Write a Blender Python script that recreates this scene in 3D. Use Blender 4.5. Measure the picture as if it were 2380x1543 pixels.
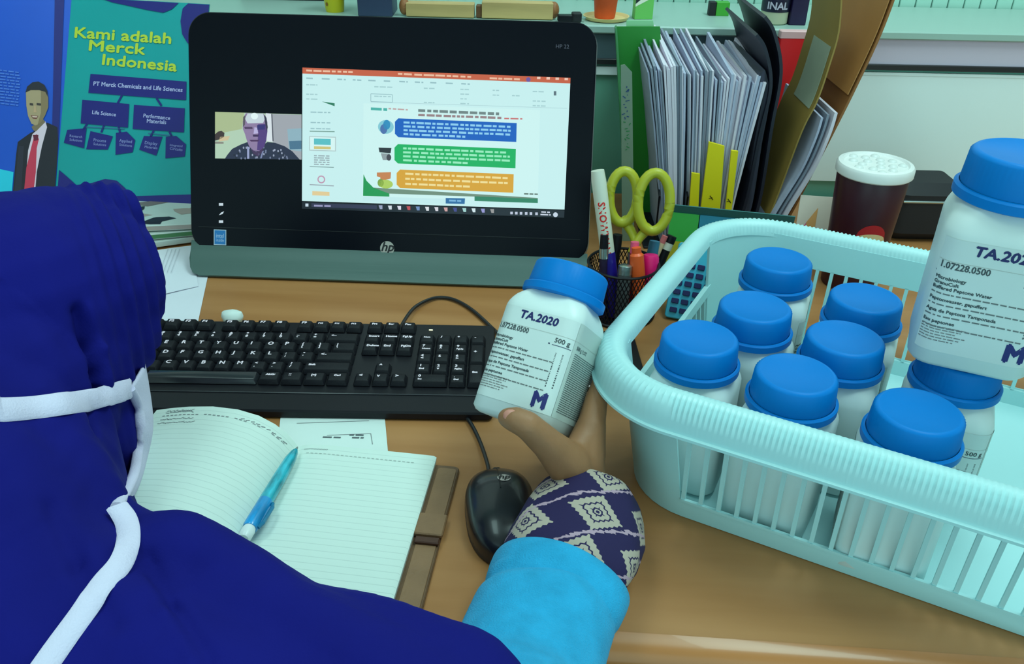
import bpy, bmesh, math, random
from mathutils import Vector, Matrix, noise
from mathutils.bvhtree import BVHTree

random.seed(7)
for o in list(bpy.data.objects):
    bpy.data.objects.remove(o, do_unlink=True)
scene = bpy.context.scene
COL = scene.collection
PI = math.pi
D = 0.74                                   # height of the desk top above the floor

# ------------------------------------------------------------------ camera
FPX, PITCH, ROLL = 2000.0, math.radians(30.35), math.radians(1.2)
CAM = Vector((0, 0, 0.5))                  # above the desk top
FW = Vector((0, math.cos(PITCH), -math.sin(PITCH)))
_u = Vector((0, math.sin(PITCH), math.cos(PITCH)))
_r = Vector((1, 0, 0))
RT = _r * math.cos(ROLL) + _u * math.sin(ROLL)
UP = _u * math.cos(ROLL) - _r * math.sin(ROLL)
cd = bpy.data.cameras.new('camera')
cam = bpy.data.objects.new('camera', cd)
COL.objects.link(cam)
cd.sensor_fit = 'HORIZONTAL'
cd.sensor_width = 36.0
cd.lens = 36.0 * FPX / 2380.0
cd.clip_start = 0.02
mw = Matrix((RT, UP, -FW)).transposed().to_4x4()
mw.translation = CAM + Vector((0, 0, D))
cam.matrix_world = mw
scene.camera = cam

# ------------------------------------------------------------------ light
TINT = (0.66, 1.0, 0.97)
wd = bpy.data.worlds.new('world')
scene.world = wd
wd.use_nodes = True
wd.node_tree.nodes['Background'].inputs[0].default_value = (0.56, 0.97, 0.98, 1)
wd.node_tree.nodes['Background'].inputs[1].default_value = 1.4


def area(name, loc, sx, sy, power, rot=(0, 0, 0)):
    l = bpy.data.lights.new(name, 'AREA')
    l.shape = 'RECTANGLE'
    l.size, l.size_y = sx, sy
    l.energy = power
    l.color = TINT
    o = bpy.data.objects.new(name, l)
    o.location = loc
    o.rotation_euler = rot
    COL.objects.link(o)
    return o


area('ceiling_light', (0.70, 0.72, D + 1.80), 0.5, 1.2, 22)
area('ceiling_light', (-0.60, 0.45, D + 1.80), 0.5, 1.2, 9)
vs = scene.view_settings
vs.view_transform = 'Standard'
vs.look = 'None'
vs.exposure = -0.06
vs.gamma = 1.0
vs.use_curve_mapping = False


# ------------------------------------------------------------------ measuring helpers (pixel of the photograph -> point of the place)
def ray(px, py):
    return FW + RT * ((px - 1190) / FPX) - UP * ((py - 771.5) / FPX)


def at_z(px, py, z=0.0):
    d = ray(px, py)
    return CAM + d * ((z - CAM.z) / d.z)


def at_y(px, py, y):
    d = ray(px, py)
    return CAM + d * (y / d.y)


def at_d(px, py, dist):
    return CAM + ray(px, py) * dist


def on_plane(mat, px, py):
    """pixel -> (u, v) in a plane whose local axes are x and z of mat (desk coordinates)"""
    inv = mat.inverted()
    o = inv @ CAM
    d = inv.to_3x3() @ ray(px, py)
    t = -o.y / d.y
    p = o + d * t
    return (p.x, p.z)


# ------------------------------------------------------------------ materials
def lin(c):
    c /= 255.0
    return c / 12.92 if c <= 0.04045 else ((c + 0.055) / 1.055) ** 2.4


def S(r, g, b, k=1.0):
    """surface colour of something that looks (r, g, b) under this room's cool lamps"""
    return tuple(min(0.9, max(0.002, lin(c) / t / k)) for c, t in zip((r, g, b), TINT))


def mat(name, rgb, rough=0.5, metal=0.0, bump=None, var=None, emit=None, stretch=(1, 1, 1), coat=0.0, spec=0.5, trans=0.0, alpha=1.0, sheen=0.0, sss=0.0):
    m = bpy.data.materials.new(name)
    m.use_nodes = True
    nt = m.node_tree
    b = nt.nodes['Principled BSDF']
    b.inputs['Base Color'].default_value = (*rgb, 1)
    b.inputs['Roughness'].default_value = rough
    b.inputs['Metallic'].default_value = metal
    b.inputs['Specular IOR Level'].default_value = spec
    b.inputs['Coat Weight'].default_value = coat
    b.inputs['Transmission Weight'].default_value = trans
    b.inputs['Alpha'].default_value = alpha
    b.inputs['Sheen Weight'].default_value = sheen
    if sss:
        b.inputs['Subsurface Weight'].default_value = sss
        b.inputs['Subsurface Scale'].default_value = 0.006
    if emit:
        b.inputs['Emission Color'].default_value = (*emit, 1)
        b.inputs['Emission Strength'].default_value = 1.0
    if bump or var:
        tc = nt.nodes.new('ShaderNodeTexCoord')
        mp = nt.nodes.new('ShaderNodeMapping')
        mp.inputs['Scale'].default_value = stretch
        nt.links.new(tc.outputs['Object'], mp.inputs[0])
    if var:
        n = nt.nodes.new('ShaderNodeTexNoise')
        n.inputs['Scale'].default_value = var[0]
        n.inputs['Detail'].default_value = 5
        nt.links.new(mp.outputs[0], n.inputs['Vector'])
        r = nt.nodes.new('ShaderNodeValToRGB')
        r.color_ramp.elements[0].position = 0.32
        r.color_ramp.elements[1].position = 0.68
        a = var[1]
        lo = var[2] if len(var) > 2 else tuple(c * (1 - a) for c in rgb)
        hi = tuple(min(0.95, c * (1 + a)) for c in rgb)
        r.color_ramp.elements[0].color = (*lo, 1)
        r.color_ramp.elements[1].color = (*hi, 1)
        nt.links.new(n.outputs['Fac'], r.inputs[0])
        nt.links.new(r.outputs[0], b.inputs['Base Color'])
    if bump:
        n2 = nt.nodes.new('ShaderNodeTexNoise')
        n2.inputs['Scale'].default_value = bump[0]
        n2.inputs['Detail'].default_value = 3
        nt.links.new(mp.outputs[0], n2.inputs['Vector'])
        bp = nt.nodes.new('ShaderNodeBump')
        bp.inputs['Strength'].default_value = bump[1]
        bp.inputs['Distance'].default_value = 0.002
        nt.links.new(n2.outputs['Fac'], bp.inputs['Height'])
        nt.links.new(bp.outputs[0], b.inputs['Normal'])
    return m


_FM = {}


def ink(c, emit=False):
    """flat print colour; c is the colour as seen"""
    key = (c, emit)
    if key not in _FM:
        if emit:
            e = tuple(lin(x) for x in c)
            _FM[key] = mat('screen_glow', (0.004, 0.004, 0.005), 0.3, emit=e)
        else:
            _FM[key] = mat('printed_ink', S(*c), 0.45)
    return _FM[key]


# ------------------------------------------------------------------ mesh building
def rr(hx, hy, r, n=4):
    r = min(r, hx * 0.999, hy * 0.999)
    pts = []
    for cx, cy, a0 in ((hx - r, -hy + r, -PI / 2), (hx - r, hy - r, 0), (-hx + r, hy - r, PI / 2), (-hx + r, -hy + r, PI)):
        for i in range(n + 1):
            a = a0 + PI / 2 * i / n
            pts.append((cx + r * math.cos(a), cy + r * math.sin(a)))
    return pts


class MB:
    def __init__(s):
        s.v, s.f, s.m, s.uv, s.cur = [], [], [], {}, 0

    def add(s, vs_, fs, xf=None):
        b = len(s.v)
        for p in vs_:
            p = Vector(p)
            s.v.append(xf @ p if xf else p)
        for f in fs:
            s.f.append([i + b for i in f])
            s.m.append(s.cur)
        return b

    def loft(s, rings, cap0=True, cap1=True, closed=True, xf=None):
        n = len(rings[0])
        vs_ = [p for r in rings for p in r]
        fs = []
        for k in range(len(rings) - 1):
            for i in range(n if closed else n - 1):
                j = (i + 1) % n
                fs.append((k * n + i, k * n + j, (k + 1) * n + j, (k + 1) * n + i))
        if cap0:
            fs.append(tuple(range(n - 1, -1, -1)))
        if cap1:
            fs.append(tuple(range((len(rings) - 1) * n, len(rings) * n)))
        return s.add(vs_, fs, xf)

    def slab(s, hx, hy, z0, z1, r=0.002, b=0.001, xf=None, n=4, top=0.0):
        """rounded box with chamfered edges; top = inset of the upper face"""
        b = min(b, (z1 - z0) * 0.45)
        rings = []
        for z, ins in ((z0, b), (z0 + b, 0), (z1 - b, top), (z1, top + b)):
            rings.append([(x, y, z) for x, y in rr(hx - ins, hy - ins, max(r - ins, 0.0004), n)])
        return s.loft(rings, xf=xf)

    def box(s, c, size, xf=None, b=0.0):
        m = Matrix.Translation(c)
        hx, hy, hz = (q / 2 for q in size)
        if b:
            return s.slab(hx, hy, -hz, hz, b, b, (xf @ m) if xf else m, 2)
        vs_ = [(x, y, z) for z in (-hz, hz) for x, y in ((-hx, -hy), (hx, -hy), (hx, hy), (-hx, hy))]
        fs = [(3, 2, 1, 0), (4, 5, 6, 7), (0, 1, 5, 4), (1, 2, 6, 5), (2, 3, 7, 6), (3, 0, 4, 7)]
        return s.add(vs_, fs, (xf @ m) if xf else m)

    def lathe(s, prof, n=32, xf=None, cap0=True, cap1=True, rib=None):
        rings = []
        for q, (r, z) in enumerate(prof):
            ring = []
            for i in range(n):
                a = 2 * PI * i / n
                k = r
                if rib and rib[0] <= q <= rib[1]:
                    k = r + (rib[2] if i % 2 else 0)
                ring.append((k * math.cos(a), k * math.sin(a), z))
            rings.append(ring)
        return s.loft(rings, cap0, cap1, xf=xf)

    def tube(s, pts, rad, n=8, flat=None, upv=None):
        pts = [Vector(p) for p in pts]
        rings = []
        ref = Vector(upv) if upv else Vector((0.13, 0.21, 1))
        for i, p in enumerate(pts):
            t = (pts[min(i + 1, len(pts) - 1)] - pts[max(i - 1, 0)]).normalized()
            side = t.cross(ref)
            if side.length < 1e-4:
                side = t.cross(Vector((1, 0, 0)))
            side.normalize()
            u = side.cross(t).normalized()
            r = rad[i] if isinstance(rad, (list, tuple)) else rad
            h = r * (flat if flat else 1.0)
            rings.append([p + side * (r * math.cos(2 * PI * k / n)) + u * (h * math.sin(2 * PI * k / n)) for k in range(n)])
        return s.loft(rings)

    def sphere(s, c, r, seg=14, rings=9, xf=None):
        if not isinstance(r, (tuple, list)):
            r = (r, r, r)
        prof = []
        for j in range(rings + 1):
            a = -PI / 2 + PI * j / rings
            prof.append((max(1e-5, math.cos(a)), math.sin(a)))
        m = Matrix.Translation(c) @ Matrix.Diagonal((*r, 1))
        return s.lathe(prof, seg, (xf @ m) if xf else m)


def spline(pts, n=8):
    pts = [Vector(p) for p in pts]
    out = []
    for i in range(len(pts) - 1):
        p0, p1, p2, p3 = pts[max(i - 1, 0)], pts[i], pts[i + 1], pts[min(i + 2, len(pts) - 1)]
        for k in range(n):
            t = k / n
            out.append(0.5 * (2 * p1 + (p2 - p0) * t + (2 * p0 - 5 * p1 + 4 * p2 - p3) * t * t + (3 * p1 - p0 - 3 * p2 + p3) * t ** 3))
    out.append(pts[-1])
    return out


WM = {}
DZ = Matrix.Translation((0, 0, D))


def tag(o, label, cat, group=None, kind=None):
    if label:
        o['label'] = label
    if cat:
        o['category'] = cat
    if group:
        o['group'] = group
    if kind:
        o['kind'] = kind
    return o


def thing(name, label, cat, loc=(0, 0, 0), rot=None, group=None):
    """an Empty at the thing's base (loc in desk coordinates)"""
    o = bpy.data.objects.new(name, None)
    o.empty_display_size = 0.02
    COL.objects.link(o)
    m = DZ @ Matrix.Translation(loc)
    if rot is not None:
        m = m @ (rot.to_4x4() if isinstance(rot, Matrix) else Matrix.Rotation(rot, 4, 'Z'))
    o.location, q, _ = m.decompose()
    o.rotation_mode = 'XYZ'
    o.rotation_euler = q.to_euler()
    WM[o] = m
    return tag(o, label, cat, group)


def to_mesh(name, mb, mats, sharp=38):
    me = bpy.data.meshes.new(name)
    me.from_pydata(mb.v, [], mb.f)
    for m in (mats if isinstance(mats, (list, tuple)) else [mats]):
        me.materials.append(m)
    me.polygons.foreach_set('material_index', mb.m)
    if mb.uv:
        uv = me.uv_layers.new(name='UVMap')
        for l in me.loops:
            uv.data[l.index].uv = mb.uv.get(l.vertex_index, (0, 0))
    me.update()
    if sharp:
        me.shade_smooth()
        me.set_sharp_from_angle(angle=math.radians(sharp))
    return me


def obj(name, mb, mats, parent=None, label=None, world=False, sharp=38, loc=None, kind=None):
    """one mesh object; world=True: the vertices are in desk coordinates"""
    if world and parent is not None:
        inv = WM[parent].inverted() @ DZ
        mb.v = [inv @ Vector(p) for p in mb.v]
    me = mb if isinstance(mb, bpy.types.Mesh) else to_mesh(name, mb, mats, sharp)
    o = bpy.data.objects.new(name, me)
    COL.objects.link(o)
    if parent is not None:
        o.parent = parent
        WM[o] = WM[parent].copy()
        if loc is not None:
            o.location = loc
            WM[o] = WM[parent] @ Matrix.Translation(loc)
    if label:
        o['label'] = label
    if kind:
        o['kind'] = kind
    return o


def single(name, mb, mats, label, cat, loc, rot=None, group=None, kind=None, sharp=38):
    o = obj(name, mb, mats, sharp=sharp)
    m = DZ @ Matrix.Translation(loc)
    if rot is not None:
        m = m @ (rot.to_4x4() if isinstance(rot, Matrix) else Matrix.Rotation(rot, 4, 'Z'))
    o.location, q, _ = m.decompose()
    o.rotation_euler = q.to_euler()
    WM[o] = m
    return tag(o, label, cat, group, kind)


def struct(name, mb, m, parent=None):
    mb.v = [Vector(p) + Vector((0, 0, D)) for p in mb.v]
    o = obj(name, mb, m)
    o['kind'] = 'structure'
    WM[o] = Matrix.Identity(4)
    return o


# ------------------------------------------------------------------ lettering and flat print
_G = {}


def load_glyphs():
    chars = ''.join(chr(c) for c in range(33, 127))
    tmp = []
    for ch in chars + ' ':
        for s_ in (ch, ch + 'I'):
            if s_ == ' ':
                continue
            cu = bpy.data.curves.new('g', 'FONT')
            cu.body = s_
            cu.size = 1.0
            cu.resolution_u = 2
            ob = bpy.data.objects.new('g', cu)
            COL.objects.link(ob)
            tmp.append((ch, s_, ob, cu))
    dg = bpy.context.evaluated_depsgraph_get()
    raw = {}
    for ch, s_, ob, cu in tmp:
        me = bpy.data.meshes.new_from_object(ob.evaluated_get(dg))
        raw[s_] = ([(v.co.x, v.co.y) for v in me.vertices], [tuple(p.vertices) for p in me.polygons])
        bpy.data.meshes.remove(me)
    for ch, s_, ob, cu in tmp:
        bpy.data.objects.remove(ob)
        bpy.data.curves.remove(cu)
    ilsb = min(x for x, y in raw['I'][0])
    iw = max(x for x, y in raw['I'][0]) - ilsb
    for ch in chars + ' ':
        xs = max(x for x, y in raw[ch + 'I'][0])
        adv = xs - iw - ilsb
        _G[ch] = (raw.get(ch, ([], []))[0] if ch != ' ' else [], raw.get(ch, ([], []))[1] if ch != ' ' else [], adv)


load_glyphs()


class Flat:
    """flat print on a surface: polygons in (u, v) with a colour and a layer"""

    def __init__(s):
        s.p = []

    def poly(s, pts, col, layer=1):
        s.p.append((list(pts), [tuple(range(len(pts)))], col, layer))

    def rect(s, x0, y0, x1, y1, col, layer=1):
        s.poly([(x0, y0), (x1, y0), (x1, y1), (x0, y1)], col, layer)

    def disc(s, cx, cy, rx, ry, col, layer=1, n=20):
        s.poly([(cx + rx * math.cos(2 * PI * i / n), cy + ry * math.sin(2 * PI * i / n)) for i in range(n)], col, layer)

    def line(s, p0, p1, w, col, layer=1):
        a, b = Vector(p0), Vector(p1)
        d = (b - a).normalized()
        q = Vector((-d.y, d.x)) * (w / 2)
        s.poly([tuple(a - q), tuple(b - q), tuple(b + q), tuple(a + q)], col, layer)

    def path(s, pts, w, col, layer=1):
        for a, b in zip(pts[:-1], pts[1:]):
            s.line(a, b, w, col, layer)

    def width(s, t, size):
        return sum(_G[c][2] for c in t) * size

    def text(s, t, x, y, size, col, layer=2, align='L', ang=0.0, sx=1.0, bold=0.0, shear=0.0):
        w = s.width(t, size) * sx
        ox = {'L': 0, 'C': -w / 2, 'R': -w}[align]
        ca, sa = math.cos(ang), math.sin(ang)
        offs = [(0, 0)] if not bold else [(-bold, 0), (bold, 0), (0, bold), (0, -bold)]
        pen = ox
        for c in t:
            vs_, fs, adv = _G[c]
            for k, (bx, by) in enumerate(offs):
                if vs_:
                    q = [((px + shear * py) * size * sx + pen + bx, py * size + by) for px, py in vs_]
                    s.p.append(([(x + a * ca - b * sa, y + a * sa + b * ca) for a, b in q], fs, col, layer + k * 0.1))
            pen += adv * size * sx

    def dashes(s, x0, x1, y, h, col, layer=2, gap=0.25, wl=4.0, slope=0.0):
        """a line of print too small to read"""
        x = x0
        while x < x1 - h:
            w = min(h * wl * random.uniform(0.5, 1.5), x1 - x)
            dy = (x - x0) * slope
            s.poly([(x, y + dy), (x + w, y + dy + w * slope), (x + w, y + dy + h + w * slope), (x, y + dy + h)], col, layer)
            x += w + h * wl * gap * random.uniform(0.6, 1.4)

    def build(s, name, parent, fn=None, emit=False, step=0.00012, label=None):
        if fn is None:
            fn = lambda u, v, h: (u, -h - 0.0007, v)
        mb = MB()
        mats, idx = [], {}
        for pts, fs, col, layer in s.p:
            if col not in idx:
                idx[col] = len(mats)
                mats.append(ink(col, emit))
            mb.cur = idx[col]
            mb.add([fn(u, v, layer * step) for u, v in pts], fs)
        return obj(name, mb, mats, parent, label=label, sharp=None)


class PFlat(Flat):
    """Flat whose polygons are measured as pixels of the photograph on a plane"""

    def __init__(s, plane):
        super().__init__()
        s.plane = plane

    def q(s, px, py):
        return on_plane(s.plane, px, py)

    def pp(s, pts, col, layer=1):
        s.poly([s.q(*p) for p in pts], col, layer)

    def pl(s, p0, p1, w, col, layer=1):
        s.line(s.q(*p0), s.q(*p1), w, col, layer)

    def pt(s, t, p0, p1, col, layer=2, bold=0.0, size=None, shear=0.0):
        """lettering that runs from p0 to p1 (baseline)"""
        a, b = Vector(s.q(*p0)), Vector(s.q(*p1))
        d = b - a
        if size is None:
            size = d.length / s.width(t, 1.0)
        s.text(t, a.x, a.y, size, col, layer, ang=math.atan2(d.y, d.x), sx=d.length / s.width(t, size), bold=bold, shear=shear)

    def pd(s, p0, p1, hpx, col, layer=2, wl=4.0):
        a, b = Vector(s.q(*p0)), Vector(s.q(*p1))
        h = hpx * 0.00056
        d = b - a
        s.dashes(a.x, b.x, a.y, h, col, layer, slope=d.y / d.x if abs(d.x) > 1e-6 else 0, wl=wl)


# ------------------------------------------------------------------ shared materials
WOOD = S(146, 122, 74)
M_wood = mat('desk_wood', WOOD, 0.42, var=(3.2, 0.10, tuple(c * k for c, k in zip(WOOD, (0.88, 0.80, 0.68)))), stretch=(0.9, 9, 9), spec=0.4)
M_wood_edge = mat('desk_wood_edge', S(156, 120, 64), 0.32, var=(4, 0.12), stretch=(0.8, 8, 8), coat=0.15)
M_dark_board = mat('dark_laminate', (0.02, 0.018, 0.02), 0.6)
M_wall = mat('wall_paint', S(190, 222, 214), 0.8, bump=(60, 0.1))
M_floor = mat('floor_vinyl', S(70, 80, 80), 0.6, var=(4, 0.2))
M_tile = mat('pale_glazed_tile', S(150, 226, 208), 0.25, var=(2.0, 0.06))
M_grout = mat('tile_grout', S(92, 150, 142), 0.9)
M_white_lam = mat('white_laminate', (0.84, 0.95, 0.95), 0.5)
M_shaded_panel = mat('shaded_green_panel', S(92, 178, 154), 0.4, var=(3, 0.1))  # shade on the lower partition beside the computer, put into the panel colour
M_alu = mat('brushed_aluminium', S(120, 150, 150), 0.38, 0.7, bump=(300, 0.05), stretch=(0.02, 1, 1))
M_black_trim = mat('black_trim', (0.012, 0.013, 0.016), 0.4)
M_black = mat('black_plastic', (0.006, 0.006, 0.010), 0.42, spec=0.3)
M_black_matte = mat('black_matte', (0.010, 0.010, 0.014), 0.65)
M_paper = mat('white_paper', S(186, 236, 230), 0.8, var=(9, 0.03))
M_paper2 = mat('white_paper_cool', S(190, 228, 236), 0.8, var=(9, 0.03))
M_white_plastic = mat('white_plastic', S(180, 230, 226), 0.42)
M_cap_blue = mat('blue_cap_plastic', (0.0008, 0.19, 0.60), 0.42, spec=0.14)
M_basket = mat('pale_mint_plastic', S(150, 226, 226), 0.42)
M_skin = mat('skin', S(128, 108, 72), 0.55, var=(28, 0.10), bump=(260, 0.12), sss=0.10)
M_nail = mat('nail', S(172, 138, 118), 0.35)
M_hijab = mat('navy_blue_cloth', S(11, 19, 112), 0.85, bump=(700, 0.12), var=(9, 0.10), sheen=0.0, spec=0.15)
M_sleeve = mat('turquoise_knit', S(34, 164, 212), 0.9, bump=(900, 0.5), var=(60, 0.10), sheen=0.1, spec=0.15)
M_mask = mat('white_cotton', S(186, 216, 238), 0.9, bump=(700, 0.25))
M_leather = mat('brown_leather', S(92, 80, 54), 0.5, bump=(260, 0.3), var=(30, 0.15))
M_leather_light = mat('light_leather', S(118, 106, 74), 0.5, bump=(260, 0.3), var=(30, 0.12))
M_steel = mat('steel', (0.5, 0.6, 0.6), 0.28, 0.9)
M_navy_print = ink((14, 30, 92))


# ------------------------------------------------------------------ the room
def room():
    mb = MB(); mb.box((0, 0.3, -D - 0.02), (4.4, 4.4, 0.04)); struct('floor', mb, M_floor)
    mb = MB(); mb.box((0, 0.3, 1.92), (4.4, 4.4, 0.04)); struct('ceiling', mb, M_wall)
    mb = MB(); mb.box((-2.22, 0.3, 0.59), (0.04, 4.4, 2.66)); struct('wall_left', mb, M_wall)
    mb = MB(); mb.box((2.22, 0.3, 0.59), (0.04, 4.4, 2.66)); struct('wall_right', mb, M_wall)
    mb = MB(); mb.box((0, 1.535, 0.59), (4.4, 0.03, 2.66))
    w = struct('wall_back', mb, M_grout)
    # the tiles that show above the ledge, each one proud of the grout
    tw, th, g = 0.0268, 0.040, 0.0016
    t = MB(); t.slab(tw / 2 - g / 2, th / 2 - g / 2, 0, 0.004, 0.002, 0.001, Matrix.Rotation(PI / 2, 4, 'X'), 2)
    me = to_mesh('tile', t, M_tile)
    for row in range(3):
        for i in range(54):
            x = -0.56 + i * tw
            o = obj('tile', me, None, w)
            o.location = (x, 1.5205, D + 0.232 + row * th)
    mb = MB(); mb.box((0, 1.517, 0.76), (4.2, 0.006, 0.80)); mb.box((-1.3, 1.517, 0.27), (1.4, 0.006, 0.18)); mb.box((1.5, 1.517, 0.27), (1.1, 0.006, 0.18))
    mb.v = [Vector(p) + Vector((0, 0, D)) for p in mb.v]
    obj('upper_wall_panel', mb, M_wall, w)


room()


# ------------------------------------------------------------------ desk
def desk():
    a = math.radians(-3.3)
    t = thing('desk', 'light orange-brown wooden desk with a rounded front edge under everything', 'desk', (0, 0.412, -D), a)
    up = Matrix.Translation((0, 0, D))
    ca, sa = math.cos(a), math.sin(a)
    mb = MB()
    plan = [(-1.15, 0.02), (1.15, 0.02)]
    for x in (1.15, -1.15):
        plan.append((x, (1.298 - 0.412 - x * sa) / ca))
    mb.loft([[(x, y, D + z) for x, y in plan] for z in (-0.028, 0.0)])
    obj('desk_top', mb, M_wood, t)
    prof = []
    for i in range(11):
        q = PI / 2 + PI * i / 10
        prof.append((0.024 * math.cos(q) * 0.75, 0.015 * math.sin(q) - 0.0145))
    mb = MB()
    rings = [[(x, 0.0205 + c, D + z + 0.0005) for c, z in prof] for x in (-1.15, 1.15)]
    mb.loft(rings); obj('edge_strip', mb, M_wood_edge, t)
    mb = MB(); mb.box((0, 0.032, -0.034), (2.3, 0.02, 0.012), up); obj('edge_groove', mb, M_dark_board, t)
    for x in (-1.1, 1.1):
        mb = MB(); mb.box((x, 0.42, (D - 0.03) / 2), (0.03, 0.74, D - 0.03)); obj('side_panel', mb, M_wood, t)
    mb = MB(); mb.box((0, 0.70, 0.42), (2.16, 0.02, 0.56)); obj('modesty_panel', mb, M_dark_board, t)


desk()

LEDGE = 0.256


def partition():
    t = thing('desk_partition', 'grey and white desk partition with a ledge behind the computer', 'partition', (0.0, 1.31, -D))
    up = D
    mb = MB(); mb.box((0, 0.012, (0.2 + D) / 2), (2.4, 0.02, 0.2 + D - 0.004)); obj('back_panel', mb, M_shaded_panel, t)
    mb = MB(); mb.box((0.86, -0.0005, up + 0.11), (0.98, 0.004, 0.17)); obj('white_panel', mb, M_white_lam, t, label='white laminate lower panel')
    mb = MB(); mb.box((-0.4, -0.001, up + 0.19), (1.5, 0.005, 0.012)); mb.box((0.86, -0.001, up + 0.194), (0.98, 0.005, 0.004)); obj('bright_strip', mb, M_white_lam, t)
    mb = MB(); mb.box((0, -0.002, up + 0.204), (2.4, 0.01, 0.008), b=0.001); obj('dark_rail', mb, M_black_trim, t)
    mb = MB(); mb.box((-0.35, 0.008, up + 0.226), (1.6, 0.02, 0.036)); obj('upper_panel', mb, mat('blue_grey_panel', S(62, 98, 104), 0.5), t)
    mb = MB(); mb.box((0.83, 0.008, up + 0.226), (0.75, 0.02, 0.036)); obj('upper_panel', mb, mat('pale_lilac_panel', S(176, 196, 212), 0.5), t)
    mb = MB(); mb.box((0, 0.095, up + LEDGE - 0.006), (2.4, 0.21, 0.012), b=0.002); obj('ledge', mb, mat('pale_ledge', S(134, 190, 178), 0.4), t)


partition()


# ------------------------------------------------------------------ all-in-one computer
MON = Matrix.Translation((-0.161, 0.999, 0.022)) @ Matrix.Rotation(math.radians(-1.8), 4, 'Z') @ Matrix.Rotation(math.radians(-22.9), 4, 'X')
MW_, MH_ = 0.51, 0.297


def computer():
    t = thing('all_in_one_computer', 'black glossy all-in-one computer with silver chin, showing a video call and slides', 'computer', (-0.161, 0.999, 0.022), MON.to_3x3())
    # local: x right, z up along the glass, -y out of the glass
    def sheet(hx, z0, z1, r, y0, y1, b):
        mb = MB()
        m = Matrix.Translation((0, 0, (z0 + z1) / 2)) @ Matrix.Rotation(PI / 2, 4, 'X')
        mb.slab(hx, (z1 - z0) / 2, -y1, -y0, r, b, m, 8)
        return mb
    obj('back_shell', sheet(MW_ / 2 + 0.0015, -0.004, MH_ + 0.002, 0.03, 0.003, 0.034, 0.008), M_alu, t)
    g = obj('front_glass', sheet(MW_ / 2, 0.0, MH_, 0.028, -0.0005, 0.0032, 0.0012), mat('black_glass', (0.002, 0.003, 0.007), 0.28, spec=0.12), t)
    # silver chin / foot in world terms: slopes from the glass down to the desk
    inv = MON.inverted()
    mb = MB()
    L = MON @ Vector((-MW_ / 2, 0, 0)); R_ = MON @ Vector((MW_ / 2, 0, 0))
    ex = (R_ - L).normalized(); ey = Vector((-ex.y, ex.x, 0))
    mid = (L + R_) / 2
    hw = MW_ / 2
    # chin as a smooth strip with rounded lower corners
    n = 40
    mb = MB()
    prof = [(0.006, 0.034), (-0.001, 0.0245), (-0.012, 0.0175), (-0.024, 0.0105), (-0.031, 0.0065), (-0.0335, 0.0045), (-0.033, 0.0025), (0.05, 0.0022)]
    rings = []
    for fy, z in prof:
        ring = []
        drop = max(0.0, min(1.0, (0.0245 - z) / 0.020))
        for i in range(n + 1):
            s_ = -1 + 2 * i / n
            half = hw - 0.018 * (1 - math.sqrt(max(0, 1 - drop ** 2)))
            p = mid + ex * (s_ * half) + ey * fy
            ring.append(inv @ Vector((p.x, p.y, z)))
        rings.append(ring)
    mb.loft(rings, False, False, closed=False)
    # end walls and back
    for e in (0, n):
        ids = [mb.v[k * (n + 1) + e] for k in range(len(prof))]
        mb.add(ids, [tuple(range(len(ids)))])
    obj('silver_chin', mb, mat('brushed_silver', S(58, 98, 92), 0.45, 0.15, bump=(220, 0.08), stretch=(0.02, 1, 1)), t)
    for s_ in (-1, 1):
        mb = MB()
        p = mid + ex * (s_ * 0.19) + ey * 0.02
        q = inv @ Vector((p.x, p.y, 0.0011))
        mb.box((0, 0, 0), (0.04, 0.02, 0.0020), Matrix.Translation(q) @ inv.to_3x3().to_4x4())
        obj('rubber_foot', mb, M_black_matte, t)
    mb = MB()
    a_, b_ = mid + ey * 0.10 + Vector((0, 0, 0.14)), mid + ey * 0.19
    b_.z = 0.0065; a_.z = 0.15
    mb.tube([inv @ a_, inv @ b_, inv @ (b_ - ey * 0.10)], 0.006, 8)
    obj('rear_stand', mb, M_alu, t)

    GLASS = MON @ Matrix.Translation((0, -0.0006, 0))
    # presentation window
    w = (200, 240, 240)
    P = PFlat(GLASS)
    P.pp([(703, 157), (1326, 181), (1312, 487), (702, 467)], w, 1)
    P.pp([(703, 157), (1326, 181), (1325.5, 194), (703, 171)], (196, 92, 58), 2)
    P.pd((712, 166), (820, 170), 4, (236, 190, 160), 3)
    P.pd((925, 174), (1095, 181), 4, (236, 190, 160), 3)
    P.pd((1138, 184), (1215, 187), 4, (236, 190, 160), 3)
    P.disc(*P.q(1228, 185), 0.0028, 0.0028, (110, 80, 160), 3)
    for x in (1248, 1270, 1291, 1312):
        P.pd((x, 184 + (x - 1248) * 0.04), (x + 8, 184 + (x - 1248) * 0.04), 5, (240, 200, 180), 3)
    gr = (150, 190, 196)
    for x in range(712, 1100, 36):
        P.pd((x, 183 + (x - 703) * 0.036), (x + 20, 184 + (x - 703) * 0.036), 3, gr, 3)
    for r in range(4):
        for x0, x1 in ((712, 738), (752, 795), (870, 912), (985, 1010), (1070, 1090), (1145, 1160), (1190, 1210), (1238, 1268)):
            if random.random() < 0.75:
                P.pd((x0, 198 + r * 11 + (x0 - 703) * 0.03), (x1, 198 + r * 11 + (x1 - 703) * 0.03), 2.5, (165, 205, 208), 3)
    P.pl((862, 218), (912, 220), 0.0008, gr, 3); P.pl((862, 236), (912, 238), 0.0008, gr, 3); P.pl((862, 218), (862, 236), 0.0008, gr, 3); P.pl((912, 220), (912, 238), 0.0008, gr, 3)
    P.pl((862, 237), (1318, 252), 0.0005, (170, 205, 210), 3)
    P.pp([(1287, 212), (1293, 212), (1293, 222), (1287, 222)], (90, 110, 120), 3)
    # thumbnails
    P.pp([(748, 236), (778, 240), (778, 247)], (40, 120, 90), 3)
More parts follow.
